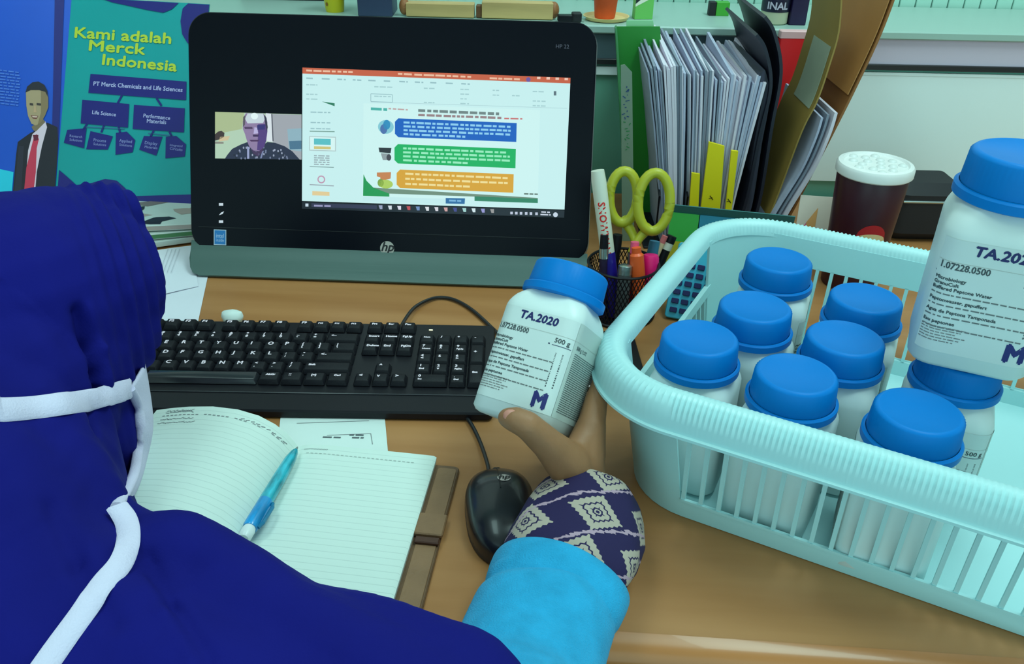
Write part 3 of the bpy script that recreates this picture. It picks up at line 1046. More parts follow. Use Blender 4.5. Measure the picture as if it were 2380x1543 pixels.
def notebook():
    rot = math.radians(-6.0)
    # spine foot at the near end; local x across, y along the spine away from the reader
    g = at_z(694, 1042, 0.006)
    ax = Vector((math.cos(rot), math.sin(rot), 0)); ay = Vector((-math.sin(rot), math.cos(rot), 0))
    Hn = 0.177
    o = g - ay * Hn
    t = thing('notebook', 'open ruled notebook with brown leather cover and pen strap', 'notebook', (o.x, o.y, 0), rot)
    Wn = 0.131
    m = ruled_paper()

    def block(sgn, prof, name):
        """prof: (x, z) of the page surface from the spine outwards"""
        mb = MB()
        n = len(prof)
        ny = 12
        for j in range(ny + 1):
            y = Hn * j / ny
            for (x, z) in prof:
                mb.v.append(Vector((sgn * x, y, z)))
                mb.uv[len(mb.v) - 1] = (x / Wn, j / ny)
        for j in range(ny):
            for i in range(n - 1):
                a = j * n + i
                f = [a, a + 1, a + n + 1, a + n]
                mb.f.append(f if sgn > 0 else f[::-1]); mb.m.append(0)
        base = len(mb.v)
        low = [(x, 0.0036 + (0.6 if sgn < 0 else 0.0) * max(0, z - 0.012)) for x, z in prof]
        for j in (0, ny):
            for (x, z) in low:
                mb.v.append(Vector((sgn * x * (0.995), Hn * j / ny, z)))
        for r, j in enumerate((0, ny)):
            for i in range(n - 1):
                a, b = j * n + i, base + r * n + i
                f = [a, a + 1, b + 1, b]
                mb.f.append(f[::-1] if (r == 0) == (sgn > 0) else f); mb.m.append(1)
        # outer edge
        for j in range(ny):
            pass
        a0, a1 = n - 1, ny * n + n - 1
        b0, b1 = base + n - 1, base + n + n - 1
        mb.f.append([a0, a1, b1, b0] if sgn > 0 else [a0, b0, b1, a1]); mb.m.append(1)
        return obj(name, mb, [m, M_paper], t, sharp=50)
    right = [(0.0, 0.0075), (0.006, 0.0105), (0.014, 0.0122), (0.03, 0.0128), (0.06, 0.0124), (0.10, 0.0118), (0.126, 0.0112), (0.1285, 0.0095)]
    left = [(0.0, 0.0075), (0.003, 0.013), (0.009, 0.022), (0.019, 0.0315), (0.033, 0.0395), (0.052, 0.0445), (0.075, 0.0455), (0.098, 0.0430), (0.116, 0.0395), (0.130, 0.0360)]
    R_ = block(1, right, 'right_pages')
    L_ = block(-1, left, 'left_pages')

    def zat(prof, x):
        for (xa, za), (xb, zb) in zip(prof[:-1], prof[1:]):
            if xa <= x <= xb:
                return za + (zb - za) * (x - xa) / (xb - xa)
        return prof[-1][1]
    f = Flat()
    ik = (120, 150, 150)
    for s_ in range(0, 110, 4):
        if s_ < 26 or random.random() < 0.75:
            f.poly([(-0.118 + s_ * 0.001, 0.1640), (-0.118 + s_ * 0.001 + 0.0026, 0.1640), (-0.118 + s_ * 0.001 + 0.0026, 0.1651), (-0.118 + s_ * 0.001, 0.1651)], ik)
    for y, x1 in ((0.1691, -0.09), (0.1714, -0.092), (0.1588, -0.086), (0.1532, -0.084)):
        x = -0.117
        while x < x1:
            w = random.uniform(0.0012, 0.003)
            f.line((x, y), (x + w, y + random.uniform(-0.0012, 0.0016)), 0.0006, (96, 120, 124)); x += w * 0.9
    for k in range(9):
        x = -0.045 + k * 0.0045
        f.line((x, 0.1658), (x + 0.003, 0.1672), 0.0008, (96, 120, 124))
    f.build('handwriting', L_, fn=lambda u, v, h: (u, v, zat(left, -u) + h + 0.0002))
    f = Flat()
    for s_ in range(0, 100, 4):
        f.rect(0.012 + s_ * 0.001, 0.1640, 0.0145 + s_ * 0.001, 0.1647, (150, 190, 184))
    for k in range(16):
        x = 0.008 + k * 0.0014; f.line((x, 0.1695), (x + 0.001, 0.1710), 0.0005, (130, 164, 164))
    f.build('faint_header', R_, fn=lambda u, v, h: (u, v, zat(right, u) + h + 0.0002))
    # cover: one leather board each side and the spine between
    mb = MB(); mb.slab(0.0755, 0.093, 0.0, 0.0034, 0.005, 0.001, Matrix.Translation((0.0745, 0.082, 0))); obj('cover_board', mb, M_leather, t)
    mb = MB(); mb.slab(0.0735, 0.093, 0.0, 0.0034, 0.005, 0.001, Matrix.Translation((-0.0735, 0.0865, 0.0)) @ Matrix.Rotation(math.radians(3.5), 4, 'Y') @ Matrix.Translation((0, 0, 0.0045))); obj('cover_board', mb, M_black_matte, t, label='dark inside of the left cover')
    # stitched border on the strip that shows
    mb = MB(); mb.slab(0.0085, 0.088, 0.0034, 0.0044, 0.003, 0.0004, Matrix.Translation((0.1395, 0.082, 0))); obj('leather_strip', mb, M_leather_light, t)
    # strap loop
    mb = MB()
    mb.slab(0.0125, 0.0125, 0.0044, 0.0085, 0.002, 0.001, Matrix.Translation((0.139, 0.094, 0))); obj('strap_loop', mb, M_leather_light, t, label='leather pen loop')
    mb = MB(); mb.slab(0.010, 0.0035, 0.0044, 0.0075, 0.001, 0.0008, Matrix.Translation((0.140, 0.0765, 0))); obj('strap_end', mb, mat('dark_leather', S(60, 40, 26), 0.5), t)
    return t, left, right, zat


NB, nb_left, nb_right, nb_zat = notebook()


def pen():
    a, b = at_z(566, 1252, 0.0245), at_z(691, 1040, 0.0185)
    d = b - a
    L = d.length
    rotm = d.to_track_quat('Z', 'Y').to_matrix()
    t = thing('ballpoint_pen', 'turquoise patterned ballpoint pen lying in the notebook gutter', 'pen', a, rotm)
    pm = mat('turquoise_pen', S(28, 168, 186), 0.3, var=(160, 0.55), stretch=(1, 1, 0.25), coat=0.4)
    pm2 = mat('blue_pen', S(20, 150, 214), 0.3, var=(150, 0.3), stretch=(1, 1, 0.25), coat=0.4)
    k = L / 0.14
    mb = MB(); mb.lathe([(0.0058, 0.052 * k), (0.0060, 0.056 * k), (0.0057, 0.09 * k), (0.0050, 0.118 * k), (0.0034, 0.131 * k), (0.0016, 0.136 * k)], 18); obj('grip', mb, pm, t)
    mb = MB(); mb.lathe([(0.0055, 0.014 * k), (0.0062, 0.016 * k), (0.0060, 0.052 * k)], 18); obj('barrel', mb, pm2, t)
    mb = MB(); mb.lathe([(0.0040, 0.0), (0.0052, 0.002), (0.0054, 0.009), (0.0048, 0.0145 * k)], 18); obj('push_button', mb, mat('pale_plastic', S(190, 238, 236), 0.3), t)
    mb = MB(); mb.lathe([(0.0015, 0.135 * k), (0.0011, 0.139 * k), (0.0004, 0.141 * k)], 10); obj('tip', mb, M_steel, t)
    mb = MB(); mb.tube([(-0.0062, 0.0, 0.016 * k), (-0.0085, 0.001, 0.022 * k), (-0.0088, 0.001, 0.044 * k), (-0.0068, 0.0, 0.050 * k)], 0.0016, 8); obj('clip', mb, mat('teal_clip', S(16, 120, 160), 0.3), t)


pen()


# ------------------------------------------------------------------ reagent bottles
ZS, XS = 0.93, 1.035
BW, BR_ = 0.0356, 0.0135            # half width and corner radius of the body
LABEL_Z0 = 0.014


def perim(s, h):
    """point on the body's outline; s = arc length from the middle of the front face towards +x"""
    st = 2 * (BW - BR_)
    ar = PI / 2 * BR_
    tot = 4 * (st + ar)
    s = (s + st / 2) % tot
    k = int(s // (st + ar))
    q = s - k * (st + ar)
    if q <= st:
        x, y, nx, ny = -BW + BR_ + q, -BW, 0, -1
    else:
        a = -PI / 2 + (q - st) / BR_
        x, y, nx, ny = BW - BR_ + BR_ * math.cos(a), -BW + BR_ + BR_ * math.sin(a), math.cos(a), math.sin(a)
    for _ in range(k):
        x, y, nx, ny = -y, x, -ny, nx
    return x + nx * h, y + ny * h


def lab(u, v, h):
    x, y = perim(u, h + 0.0003)
    return (x, y, v * ZS)


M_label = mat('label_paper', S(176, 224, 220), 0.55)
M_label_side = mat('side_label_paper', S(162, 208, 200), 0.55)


def bottle_meshes():
    d = {}
    def to_mesh(name, mb, m, a):
        if name in ('cap', 'cap_skirt'):
            mb.v = [Vector((p.x * XS, p.y * XS, p.z * ZS)) for p in mb.v]
        else:
            mb.v = [Vector((p.x, p.y, p.z * ZS)) for p in mb.v]
        return globals()['to_mesh'](name, mb, m, a)
    mb = MB()
    rings = []
    for z, ins in ((0.0, 0.006), (0.0015, 0.0025), (0.005, 0.0), (0.098, 0.0), (0.1015, 0.0008)):
        rings.append([(x, y, z) for x, y in rr(BW - ins, BW - ins, BR_ - ins * 0.5, 5)])
    n = len(rings[0])
    base = rr(BW - 0.0008, BW - 0.0008, BR_, 5)
    # shoulder: square section blends to the round neck
    for z, k in ((0.1055, 0.14), (0.1095, 0.36), (0.1130, 0.64), (0.1160, 0.90), (0.1180, 1.0), (0.1215, 1.0)):
        ring = []
        for x, y in base:
            a = math.atan2(y, x)
            q = (0.0312 * math.cos(a), 0.0312 * math.sin(a))
            ring.append((x + (q[0] - x) * k, y + (q[1] - y) * k, z))
        rings.append(ring)
    mb.loft(rings)
    d['body'] = to_mesh('body', mb, M_white_plastic, 50)
    mb = MB()
    z0 = 0.1165
    mb.lathe([(0.0325, z0), (0.0343, z0 + 0.001), (0.0343, z0 + 0.0070), (0.0330, z0 + 0.0082), (0.0318, z0 + 0.0084)], 64, cap0=True, cap1=False)
    d['flange'] = to_mesh('cap_skirt', mb, M_cap_blue, 30)
    mb = MB()
    mb.lathe([(0.0312, z0 + 0.0080), (0.0308, z0 + 0.010), (0.0296, z0 + 0.0285), (0.0286, z0 + 0.0305), (0.0270, z0 + 0.0312), (0.0262, z0 + 0.0312), (0.0255, z0 + 0.0307), (0.0005, z0 + 0.0307)], 120, cap0=True, cap1=True, rib=(1, 2, 0.0008))
    d['cap'] = to_mesh('cap', mb, M_cap_blue, 40)
    mb = MB()
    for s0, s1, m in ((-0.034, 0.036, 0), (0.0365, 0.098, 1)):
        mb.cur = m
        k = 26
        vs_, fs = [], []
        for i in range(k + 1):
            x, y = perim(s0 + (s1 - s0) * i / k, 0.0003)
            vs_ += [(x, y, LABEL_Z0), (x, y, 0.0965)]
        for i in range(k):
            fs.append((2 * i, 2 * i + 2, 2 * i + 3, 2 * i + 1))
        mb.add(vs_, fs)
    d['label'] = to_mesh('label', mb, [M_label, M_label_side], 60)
    return d


BM = bottle_meshes()


def label_print(detail):
    """front panel spans u -0.034 .. 0.036 and v 0.014 .. 0.0965, the side panel u 0.0365 .. 0.098"""
    f = Flat()
    navy, dk = (14, 30, 96), (50, 74, 78)
    if detail:
        f.text('TA.2020', -0.016, 0.0875, 0.0098, navy, 2, bold=0.0004, shear=0.12)
        f.text('1.07228.0500', -0.0325, 0.0755, 0.0066, (56, 80, 84), 2, bold=0.00018, sx=0.8)
    f.rect(-0.034, 0.0715, 0.017, 0.0727, (26, 44, 84), 2); [f.rect(0.019 + 0.002 * q_, 0.0715, 0.021 + 0.002 * q_, 0.0720, (26, 44, 84), 2) for q_ in range(8)]
    [f.rect(-0.034 + 0.003 * q_, 0.0805, -0.031 + 0.003 * q_, 0.0808, (150, 184, 178), 2) for q_ in range(44)]
    f.text('500 g', 0.020, 0.0742, 0.0058, dk, 2, bold=0.00012)
    y = 0.0672
    for s_, sub in (('Microbiology', 0), ('GranuCult', 0), ('Buffered Peptone Water', 1), ('Peptonwasser, gepuffert', 1), ('Agua de Peptona Tamponada', 1), ('Eau peptonee', 1)):
        f.text(s_, -0.033, y, 0.0034, dk, 2, bold=0.00012)
        y -= 0.0036
        if sub:
            f.dashes(-0.033, 0.024, y + 0.0002, 0.0010, (90, 116, 116), 2, wl=3.5); y -= 0.0046
    for k in range(6):
        f.dashes(-0.033, -0.006 - 0.003 * (k % 3), 0.0325 - k * 0.0021, 0.0008, (110, 136, 134), 2, wl=3.5)
    # bar code and the big M
    x = 0.0
    random.seed(5)
    yb = 0.036
    while yb < 0.066:
        w = random.choice((0.0005, 0.0009, 0.0014))
        f.rect(0.024, yb, 0.0305, yb + w, (60, 84, 88), 2); yb += w + random.choice((0.0006, 0.0010))
    f.text('M', 0.0170, 0.0175, 0.0185, (24, 36, 110), 2, bold=0.0010, sx=0.85)
    # side text columns
    f.text('500 g / LOT', 0.040, 0.0742, 0.0046, dk, 2, bold=0.0001)
    for k in range(30):
        f.dashes(0.040, 0.097, 0.0700 - k * 0.00175, 0.00075, (76, 104, 104), 2, wl=5, gap=0.14)
    return f


def bottle(label, loc, rot, detail=True, group='white bottles with blue caps'):
    t = thing('reagent_bottle', label, 'bottle', loc, rot, group)
    obj('body', BM['body'], None, t)
    l = obj('label_sheet', BM['label'], None, t)
    c = obj('cap', BM['cap'], None, t)
    obj('cap_skirt', BM['flange'], None, c)
    key = 'p%d' % detail
    if key not in BM:
        random.seed(3)
        o = label_print(detail).build('label_print', l, fn=lab, step=0.00008)
        BM[key] = o.data
    else:
        obj('label_print', BM[key], None, l)
    return t


# the bottle in the hand
hb, hc = at_d(1212, 990, 0.705), at_d(1330, 632, 0.722)
AXB = (hc - hb).normalized()
toward = (CAM - (hb + hc) / 2).normalized()
fy = (toward - AXB * toward.dot(AXB)).normalized()        # the side that faces the camera
fx = fy.cross(AXB) * -1                                   # to the right of it
th = math.radians(-24)                                    # label turned a little to the left
lx = fx * math.cos(th) - fy * math.sin(th)
ly = AXB.cross(lx)
RB = Matrix((lx, ly, AXB)).transposed()
bottle('white reagent bottle with blue cap held tilted in the raised hand', hb, RB)
random.seed(21)

# ------------------------------------------------------------------ plastic basket
BK = math.radians(-27.5)
BC = Vector((0.339, 0.631, 0.0006))
BH = 0.128


def basket():
    t = thing('plastic_basket', 'pale mint plastic basket with slotted sides holding white bottles', 'basket', BC, BK)
    hx0, hy0 = 0.196, 0.160       # at the foot
    hx1, hy1 = 0.212, 0.176       # at the rim

    def half(z):
        k = z / BH
        return hx0 + (hx1 - hx0) * k, hy0 + (hy1 - hy0) * k

    def outline(z, ins=0.0, n=10, r=0.062):
        hx, hy = half(z)
        return rr(hx - ins, hy - ins, r - ins, n)
    th = 0.0026
    # floor
    mb = MB(); mb.loft([[(x, y, z) for x, y in outline(0.004, 0.004 if z < 0.001 else 0.001)] for z in (0.0006, 0.004)]); obj('floor_plate', mb, M_basket, t)
    # solid bands and corner columns (inner and outer skins)
    def band(z0, z1, name, keep=None, cuts=6):
        mb = MB()
        zs = [z0 + (z1 - z0) * i / cuts for i in range(cuts + 1)]
        o = [outline(z) for z in zs]; i_ = [outline(z, th) for z in zs]
        n = len(o[0])
        vs_ = [(x, y, z) for ring, z in zip(o, zs) for x, y in ring] + [(x, y, z) for ring, z in zip(i_, zs) for x, y in ring]
        off = n * len(zs)
        fs = []
        for a in range(n):
            b = (a + 1) % n
            if keep and not keep(a):
                continue
            for k in range(cuts):
                fs.append((k * n + a, k * n + b, (k + 1) * n + b, (k + 1) * n + a))
                fs.append((off + k * n + b, off + k * n + a, off + (k + 1) * n + a, off + (k + 1) * n + b))
            fs.append((cuts * n + a, cuts * n + b, off + cuts * n + b, off + cuts * n + a))
            fs.append((off + a, off + b, b, a))
            if keep:
                if not keep((a - 1) % n):
                    for k in range(cuts):
                        fs.append((k * n + a, (k + 1) * n + a, off + (k + 1) * n + a, off + k * n + a))
                if not keep(b):
                    for k in range(cuts):
                        fs.append((k * n + b, off + k * n + b, off + (k + 1) * n + b, (k + 1) * n + b))
        used = sorted({i for f in fs for i in f}); ren = {o_: k for k, o_ in enumerate(used)}
        mb.add([vs_[i] for i in used], [tuple(ren[i] for i in f) for f in fs])
        return obj(name, mb, M_basket, t, sharp=45)
    Z0, Z1 = 0.020, 0.098
    per = 11                                  # outline points per corner
    corner = lambda a: (a % per) != per - 1   # the long straight faces run from the last point of a corner to the next
    band(0.0, Z0, 'lower_band')
    for q in range(4):
        band(Z0, Z1, 'corner_column', lambda a, q=q: corner(a) and a // per == q)
    # upper band: solid on the long sides, cut by a grip hole at the short ends
    left_face = lambda a: a == 3 * per - 1 - 0
    def upper_keep(a):
        return a not in (per - 1, 3 * per - 1)
    band(Z1, BH, 'upper_band', upper_keep)
    # slats along the four sides, each with its own frame edge
    def wallpt(side, s, z, out):
        hx, hy = half(z)
        if side == 0: return Vector((s, -hy - out, z))
        if side == 1: return Vector((hx + out, s, z))
        if side == 2: return Vector((-s, hy + out, z))
        return Vector((-hx - out, -s, z))
    for side, span in ((0, 0.134), (2, 0.134), (1, 0.098), (3, 0.098)):
        n = 18 if side in (0, 2) else 13
        if side in (1, 3):
            n = 13
        cache = None
        top = Z1 if side in (0, 2) else 0.074
        for i in range(n + 1):
            s_ = -span + 2 * span * i / n
            mb = MB()
            w = 0.0017
            for d0, d1, hw in ((-th, 0.0008, w),):
                vs_ = []
                for z in (Z0 - 0.001, top + 0.001):
                    for ds, o_ in ((-hw, d0), (hw, d0), (hw, d1), (-hw, d1)):
                        vs_.append(wallpt(side, s_ + ds, z, o_))
                mb.add(vs_, [(0, 1, 2, 3), (7, 6, 5, 4), (0, 4, 5, 1), (1, 5, 6, 2), (2, 6, 7, 3), (3, 7, 4, 0)])
            obj('slat', mb, M_basket, t, sharp=None)
        if side in (1, 3):       # cross bar under the grip hole
            mb = MB()
            vs_ = []
            for s_ in (-0.116, 0.116):
                for z, o_ in ((0.070, -th - 0.001), (0.070, 0.0012), (0.080, 0.0012), (0.080, -th - 0.001)):
                    vs_.append(wallpt(side, s_, z, o_))
            mb.add(vs_, [(0, 1, 2, 3), (7, 6, 5, 4), (0, 4, 5, 1), (1, 5, 6, 2), (2, 6, 7, 3), (3, 7, 4, 0)])
            obj('grip_bar', mb, M_basket, t, sharp=None)
    # fine horizontal lip framing the slots of the long sides
    for side in (0, 2):
        for z in (Z0, Z1):
            mb = MB()
            vs_ = []
            for s_ in (-0.136, 0.136):
                for dz, o_ in ((-0.0012, 0.0), (-0.0012, 0.0016), (0.0012, 0.0016), (0.0012, 0.0)):
                    vs_.append(wallpt(side, s_, z + dz, o_))
            mb.add(vs_, [(0, 1, 2, 3), (7, 6, 5, 4), (0, 4, 5, 1), (1, 5, 6, 2), (2, 6, 7, 3), (3, 7, 4, 0)])
            obj('slot_lip', mb, M_basket, t, sharp=None)
    # rolled rim with fine ribs
    mb = MB()
    hx, hy = hx1, hy1
    prof = [(-0.003, BH - 0.004), (-0.0015, BH + 0.004), (0.003, BH + 0.0085), (0.009, BH + 0.0095), (0.015, BH + 0.0070), (0.0195, BH + 0.0010), (0.0222, BH - 0.0085), (0.0235, BH - 0.0165), (0.0258, BH - 0.0172), (0.0258, BH - 0.0196), (0.0218, BH - 0.0196), (0.0200, BH - 0.008), (0.0165, BH - 0.001), (0.010, BH + 0.0065), (0.004, BH + 0.0060), (0.0, BH + 0.001), (0.0, BH - 0.004)]
    # dense outline with outward normals
    line = []
    N = 700
    r = 0.066
    st = [2 * (hx - r), 2 * (hy - r)]
    ar = PI / 2 * r
    tot = 2 * (st[0] + st[1]) + 4 * ar
    segs = []
    for i in range(N):
        s_ = tot * i / N
        x = y = nx = ny = 0
        # walk: bottom straight, corner, right straight, ...
        for k, (ln, cx, cy, ang) in enumerate(((st[0], hx - r, -hy + r, -PI / 2), (st[1], hx - r, hy - r, 0), (st[0], -hx + r, hy - r, PI / 2), (st[1], -hx + r, -hy + r, PI))):
            dirv = [(1, 0), (0, 1), (-1, 0), (0, -1)][k]
            nv = [(0, -1), (1, 0), (0, 1), (-1, 0)][k]
            if s_ <= ln:
                px = cx - dirv[0] * (ln - s_) + nv[0] * r
                py = cy - dirv[1] * (ln - s_) + nv[1] * r
                line.append((px, py, nv[0], nv[1])); break
            s_ -= ln
            if s_ <= ar:
                a = ang + s_ / r
                line.append((cx + r * math.cos(a), cy + r * math.sin(a), math.cos(a), math.sin(a))); break
            s_ -= ar
    rings = []
    for q, (o_, z) in enumerate(prof):
        ring = []
        for i, (px, py, nx, ny) in enumerate(line):
            rb = 0.0011 if (i % 2 and 1 <= q <= 6) else 0.0
            ring.append((px + nx * (o_ + rb), py + ny * (o_ + rb), z + rb))
        rings.append(ring)
    mb.loft(rings, False, False)
    obj('ribbed_rim', mb, M_basket, t, sharp=60)
    return t


basket()

# ------------------------------------------------------------------ bottles in the basket
CT = 0.1477 * ZS + 0.0045


def in_basket(px, py, label, turn=0.0, detail=False):
    p = at_z(px, py, CT)
    return bottle(label, (p.x, p.y, 0.0045), BK + math.radians(turn), detail)


in_basket(1628, 782, 'white bottle with blue cap in the basket corner nearest the pen holder', 182)
in_basket(1757, 710, 'white bottle with blue cap in the basket, second from the corner along the left side', 88)
in_basket(1812, 602, 'white bottle with blue cap farthest back in the basket, before the paper cup', 96)
in_basket(1852, 866, 'white bottle with blue cap in the middle of the basket\'s front row', 176)
in_basket(1966, 783, 'white bottle with blue cap in the middle of the basket, behind the front row', 92)
in_basket(2014, 690, 'white bottle with blue cap in the basket left of the stacked bottle', -88)
in_basket(2138, 952, 'white bottle with blue cap at the right end of the basket\'s front row', 184)
G_ = Vector((0.362, 0.590, 0.0045))
bottle('white bottle with blue cap in the basket directly under the stacked bottle', G_, BK + 0.03, False)
bottle('white bottle standing upright on top of the others, label reading TA.2020 facing out', (0.366, 0.598, CT + 0.0005), math.radians(-24)).scale = (1.2, 1.2, 1.2)


# ------------------------------------------------------------------ brochure leaning behind the computer
BRO = Matrix.Translation((-0.560, 1.146, 0.022)) @ Matrix.Rotation(math.radians(-4.2), 4, 'Z') @ Matrix.Rotation(math.radians(-31), 4, 'X') @ Matrix.Rotation(math.radians(1.2), 4, 'Y')


def brochure():
    t = thing('folded_brochure', 'folded teal and blue company brochure leaning on the partition left of the computer', 'brochure', (-0.560, 1.146, 0.022), BRO.to_3x3())
    hw = 0.102
    mb = MB(); mb.box((0, 0.001, 0.148), (2 * hw, 0.0016, 0.300)); obj('inner_page', mb, mat('glossy_paper_teal', S(14, 160, 160), 0.35, var=(2.5, 0.10)), t)
    lp = Matrix.Translation((-hw, 0, 0)) @ Matrix.Rotation(math.radians(14), 4, 'Z')
    mb = MB(); mb.box((-hw, 0.001, 0.148), (2 * hw, 0.0016, 0.300), lp); obj('portrait_page', mb, mat('glossy_paper_blue', S(8, 84, 204), 0.35, var=(2.0, 0.18)), t)
    P = PFlat(BRO)
    pu = (24, 30, 122)
    q = P.q

    def clip(pts):
        return [(max(-hw, min(hw, u)), max(0.0, min(0.297, v))) for u, v in pts]

    def pp(pts, col, layer=1):
        P.poly(clip([q(*p) for p in pts]), col, layer)
    # wavy purple bands top and bottom
    pp([(236, -8), (262, 6), (300, 14), (345, 24), (380, 30), (400, 22), (416, 4), (424, -20), (236, -20)], pu)
    pp([(440, -20), (425, 20), (420, 50), (424, 80), (436, 100), (500, 130), (520, -20)], pu)
    pp([(138, 395), (158, 412), (178, 430), (215, 425), (245, 416), (272, 420), (290, 436), (310, 456), (445, 452), (445, 500), (130, 500)], pu)
    yel = (168, 214, 62)
    P.pt('Kami adalah', (171, 87), (400, 102), yel, 2, bold=0.0007, size=0.0215)
    P.pt('Merck', (204, 117), (336, 127), yel, 2, bold=0.0007, size=0.0215)
    P.pt('Indonesia', (235, 150), (411, 166), yel, 2, bold=0.0007, size=0.0215)
    pp([(211, 172), (434, 190), (433, 233), (206, 216)], pu)
    P.pt('PT Merck Chemicals and Life Sciences', (217, 199), (425, 214), (160, 190, 232), 2, bold=0.0002)
    pp([(192, 232), (301, 242), (298, 297), (188, 287)], pu)
    P.pt('Life Science', (214, 265), (270, 271), (160, 190, 232), 2, bold=0.00015)
    pp([(312, 244), (430, 252), (428, 308), (309, 300)], pu)
    P.pt('Performance', (333, 273), (396, 279), (160, 190, 232), 2, bold=0.00015); P.pt('Materials', (341, 285), (387, 289), (160, 190, 232), 2, bold=0.00015)
    for a, b in (((284, 222), (274, 240)), ((364, 228), (376, 246)), ((203, 288), (194, 302)), ((242, 292), (236, 308)), ((276, 295), (280, 309)), ((358, 304), (350, 318)), ((394, 306), (400, 318))):
        P.pl(a, b, 0.003, pu)
    for a, b in (((195, 295), (290, 300)), ((345, 310), (404, 316))):
        P.pl(a, b, 0.0015, (40, 110, 150))
    for k, pts in enumerate(([(157, 302), (202, 298), (196, 345), (149, 332)], [(211, 305), (263, 317), (251, 348), (201, 347)], [(270, 309), (295, 306), (315, 326), (309, 354), (269, 360)], [(335, 316), (378, 318), (364, 362), (324, 348)], [(386, 318), (410, 316), (433, 336), (430, 364), (385, 368)])):
        pp(pts, pu)
        cx = sum(p[0] for p in pts) / len(pts); cy = sum(p[1] for p in pts) / len(pts)
        w = [('Research', 'Solutions'), ('Process', 'Solutions'), ('Applied', 'Solutions'), ('Display', 'Materials'), ('Integrated', 'Circuits')][k]
        P.pt(w[0], (cx - 14, cy - 1), (cx + 16, cy + 2), (130, 160, 214), 2); P.pt(w[1], (cx - 14, cy + 8), (cx + 16, cy + 11), (130, 160, 214), 2)
    P.build('organisation_print', t, label='lettering and a purple organisation chart on teal')
    # portrait page print
    PL = BRO @ lp
    V = PFlat(PL)

    def vclip(pts):
        return [(max(-2 * hw, min(0.0, u)), max(0.0, min(0.297, v))) for u, v in pts]

    def vp(pts, col, layer=1):
        V.poly(vclip([V.q(*p) for p in pts]), col, layer)
    vp([(-60, 385), (0, 393), (32, 400), (28, 450), (-60, 450)], (20, 200, 226))
    vp([(128, -10), (150, -10), (138, 300), (136, 440), (118, 440), (124, 200)], (14, 26, 120))
    for k in range(12):
        a = V.q(-40, 160 + k * 7); b = V.q(50 - k * 0.6, 165 + k * 7)
        V.dashes(a[0], b[0], a[1], 0.0018, (60, 120, 214), 2, wl=3)
    suit, suit2 = (18, 18, 34), (30, 34, 52)
    vp([(30, 450), (38, 360), (42, 330), (70, 310), (90, 300), (110, 285), (134, 296), (136, 330), (136, 450)], suit, 2)
    vp([(34, 450), (44, 340), (56, 340), (50, 450)], suit2, 3)
    vp([(58, 450), (66, 350), (76, 312), (84, 305), (106, 282), (110, 296), (98, 340), (86, 400), (82, 450)], (196, 206, 220), 3)
    vp([(56, 450), (62, 390), (74, 340), (80, 316), (86, 312), (91, 324), (86, 345), (84, 400), (78, 450)], (176, 50, 80), 4)
    vp([(77, 314), (90, 314), (89, 326), (80, 328)], (90, 18, 46), 5)
    vp([(74, 295), (100, 276), (106, 284), (84, 306), (78, 303)], (110, 110, 84), 4)
    vp([(61, 214), (66, 204), (86, 198), (104, 204), (112, 220), (113, 248), (106, 268), (96, 286), (84, 292), (74, 288), (66, 270), (62, 246)], (150, 152, 116), 5)
    vp([(96, 206), (106, 210), (113, 226), (113, 250), (106, 268), (96, 286), (88, 291), (96, 262)], (120, 118, 84), 6)
    vp([(60, 216), (64, 202), (76, 192), (90, 190), (104, 198), (111, 212), (112, 226), (106, 214), (92, 210), (72, 210)], (24, 26, 40), 7)
    for a, b in ((70, 78), (86, 96)):
        vp([(a, 240), (b, 241), (b, 246), (a, 245)], (50, 46, 44), 7)
    vp([(80, 246), (84, 246), (86, 262), (79, 262)], (168, 160, 122), 7)
    vp([(72, 268), (90, 270), (86, 277), (77, 276)], (104, 66, 56), 7); vp([(75, 270), (88, 271), (86, 274), (77, 273)], (190, 186, 170), 8)
    V.build('portrait_print', t, fn=lambda u, v, h: tuple(lp @ Vector((u, -h - 0.0007, v))), label='printed portrait of a man in dark suit and red tie')


brochure()


# ------------------------------------------------------------------ pen holder and what stands in it
HOLD = Vector((0.128, 0.905, 0))


def pen_holder():
    t = thing('pen_holder', 'black wire-mesh pen holder full of pens behind the basket', 'pen holder', HOLD)
    R_, H = 0.041, 0.066
    mb = MB(); mb.lathe([(R_, 0.0), (R_, 0.002), (0.001, 0.002)], 32); obj('base_plate', mb, M_black, t)
    mb = MB()
    for z in (0.003, H):
        mb.tube([(R_ * math.cos(2 * PI * i / 40), R_ * math.sin(2 * PI * i / 40), z) for i in range(41)], 0.0017, 6)
    for z, nm in ((0.003, 'bottom_ring'), (H, 'top_ring')):
        mb = MB(); mb.tube([(R_ * math.cos(2 * PI * i / 40), R_ * math.sin(2 * PI * i / 40), z) for i in range(41)], 0.0017, 6); obj(nm, mb, M_black, t)
    mb = MB()
    n = 56
    for i in range(n):
        for s_ in (1, -1):
            a0 = 2 * PI * i / n
            pts = []
            for k in range(9):
                a = a0 + s_ * 0.70 * k / 8
                pts.append((R_ * math.cos(a), R_ * math.sin(a), 0.003 + (H - 0.003) * k / 8))
            mb.tube(pts, 0.0006, 4)
    obj('wire_mesh', mb, M_black, t, kind='stuff', sharp=None)


pen_holder()


def stick(name, label, cat, foot, top, parts, group=None):
    """a pen-like thing from foot to top; parts: (name, [(radius, 0..1 along)], material)"""
    foot, top = Vector(foot), Vector(top)
    d = top - foot
    t = thing(name, label, cat, foot, d.to_track_quat('Z', 'Y').to_matrix(), group)
    for nm, prof, m in parts:
        mb = MB(); mb.lathe([(max(r, 0.0002), k * d.length) for r, k in prof], 16); obj(nm, mb, m, t)
    return t, d.length


def hold(dx, dy, z=0.003):
    return HOLD + Vector((dx, dy, z))


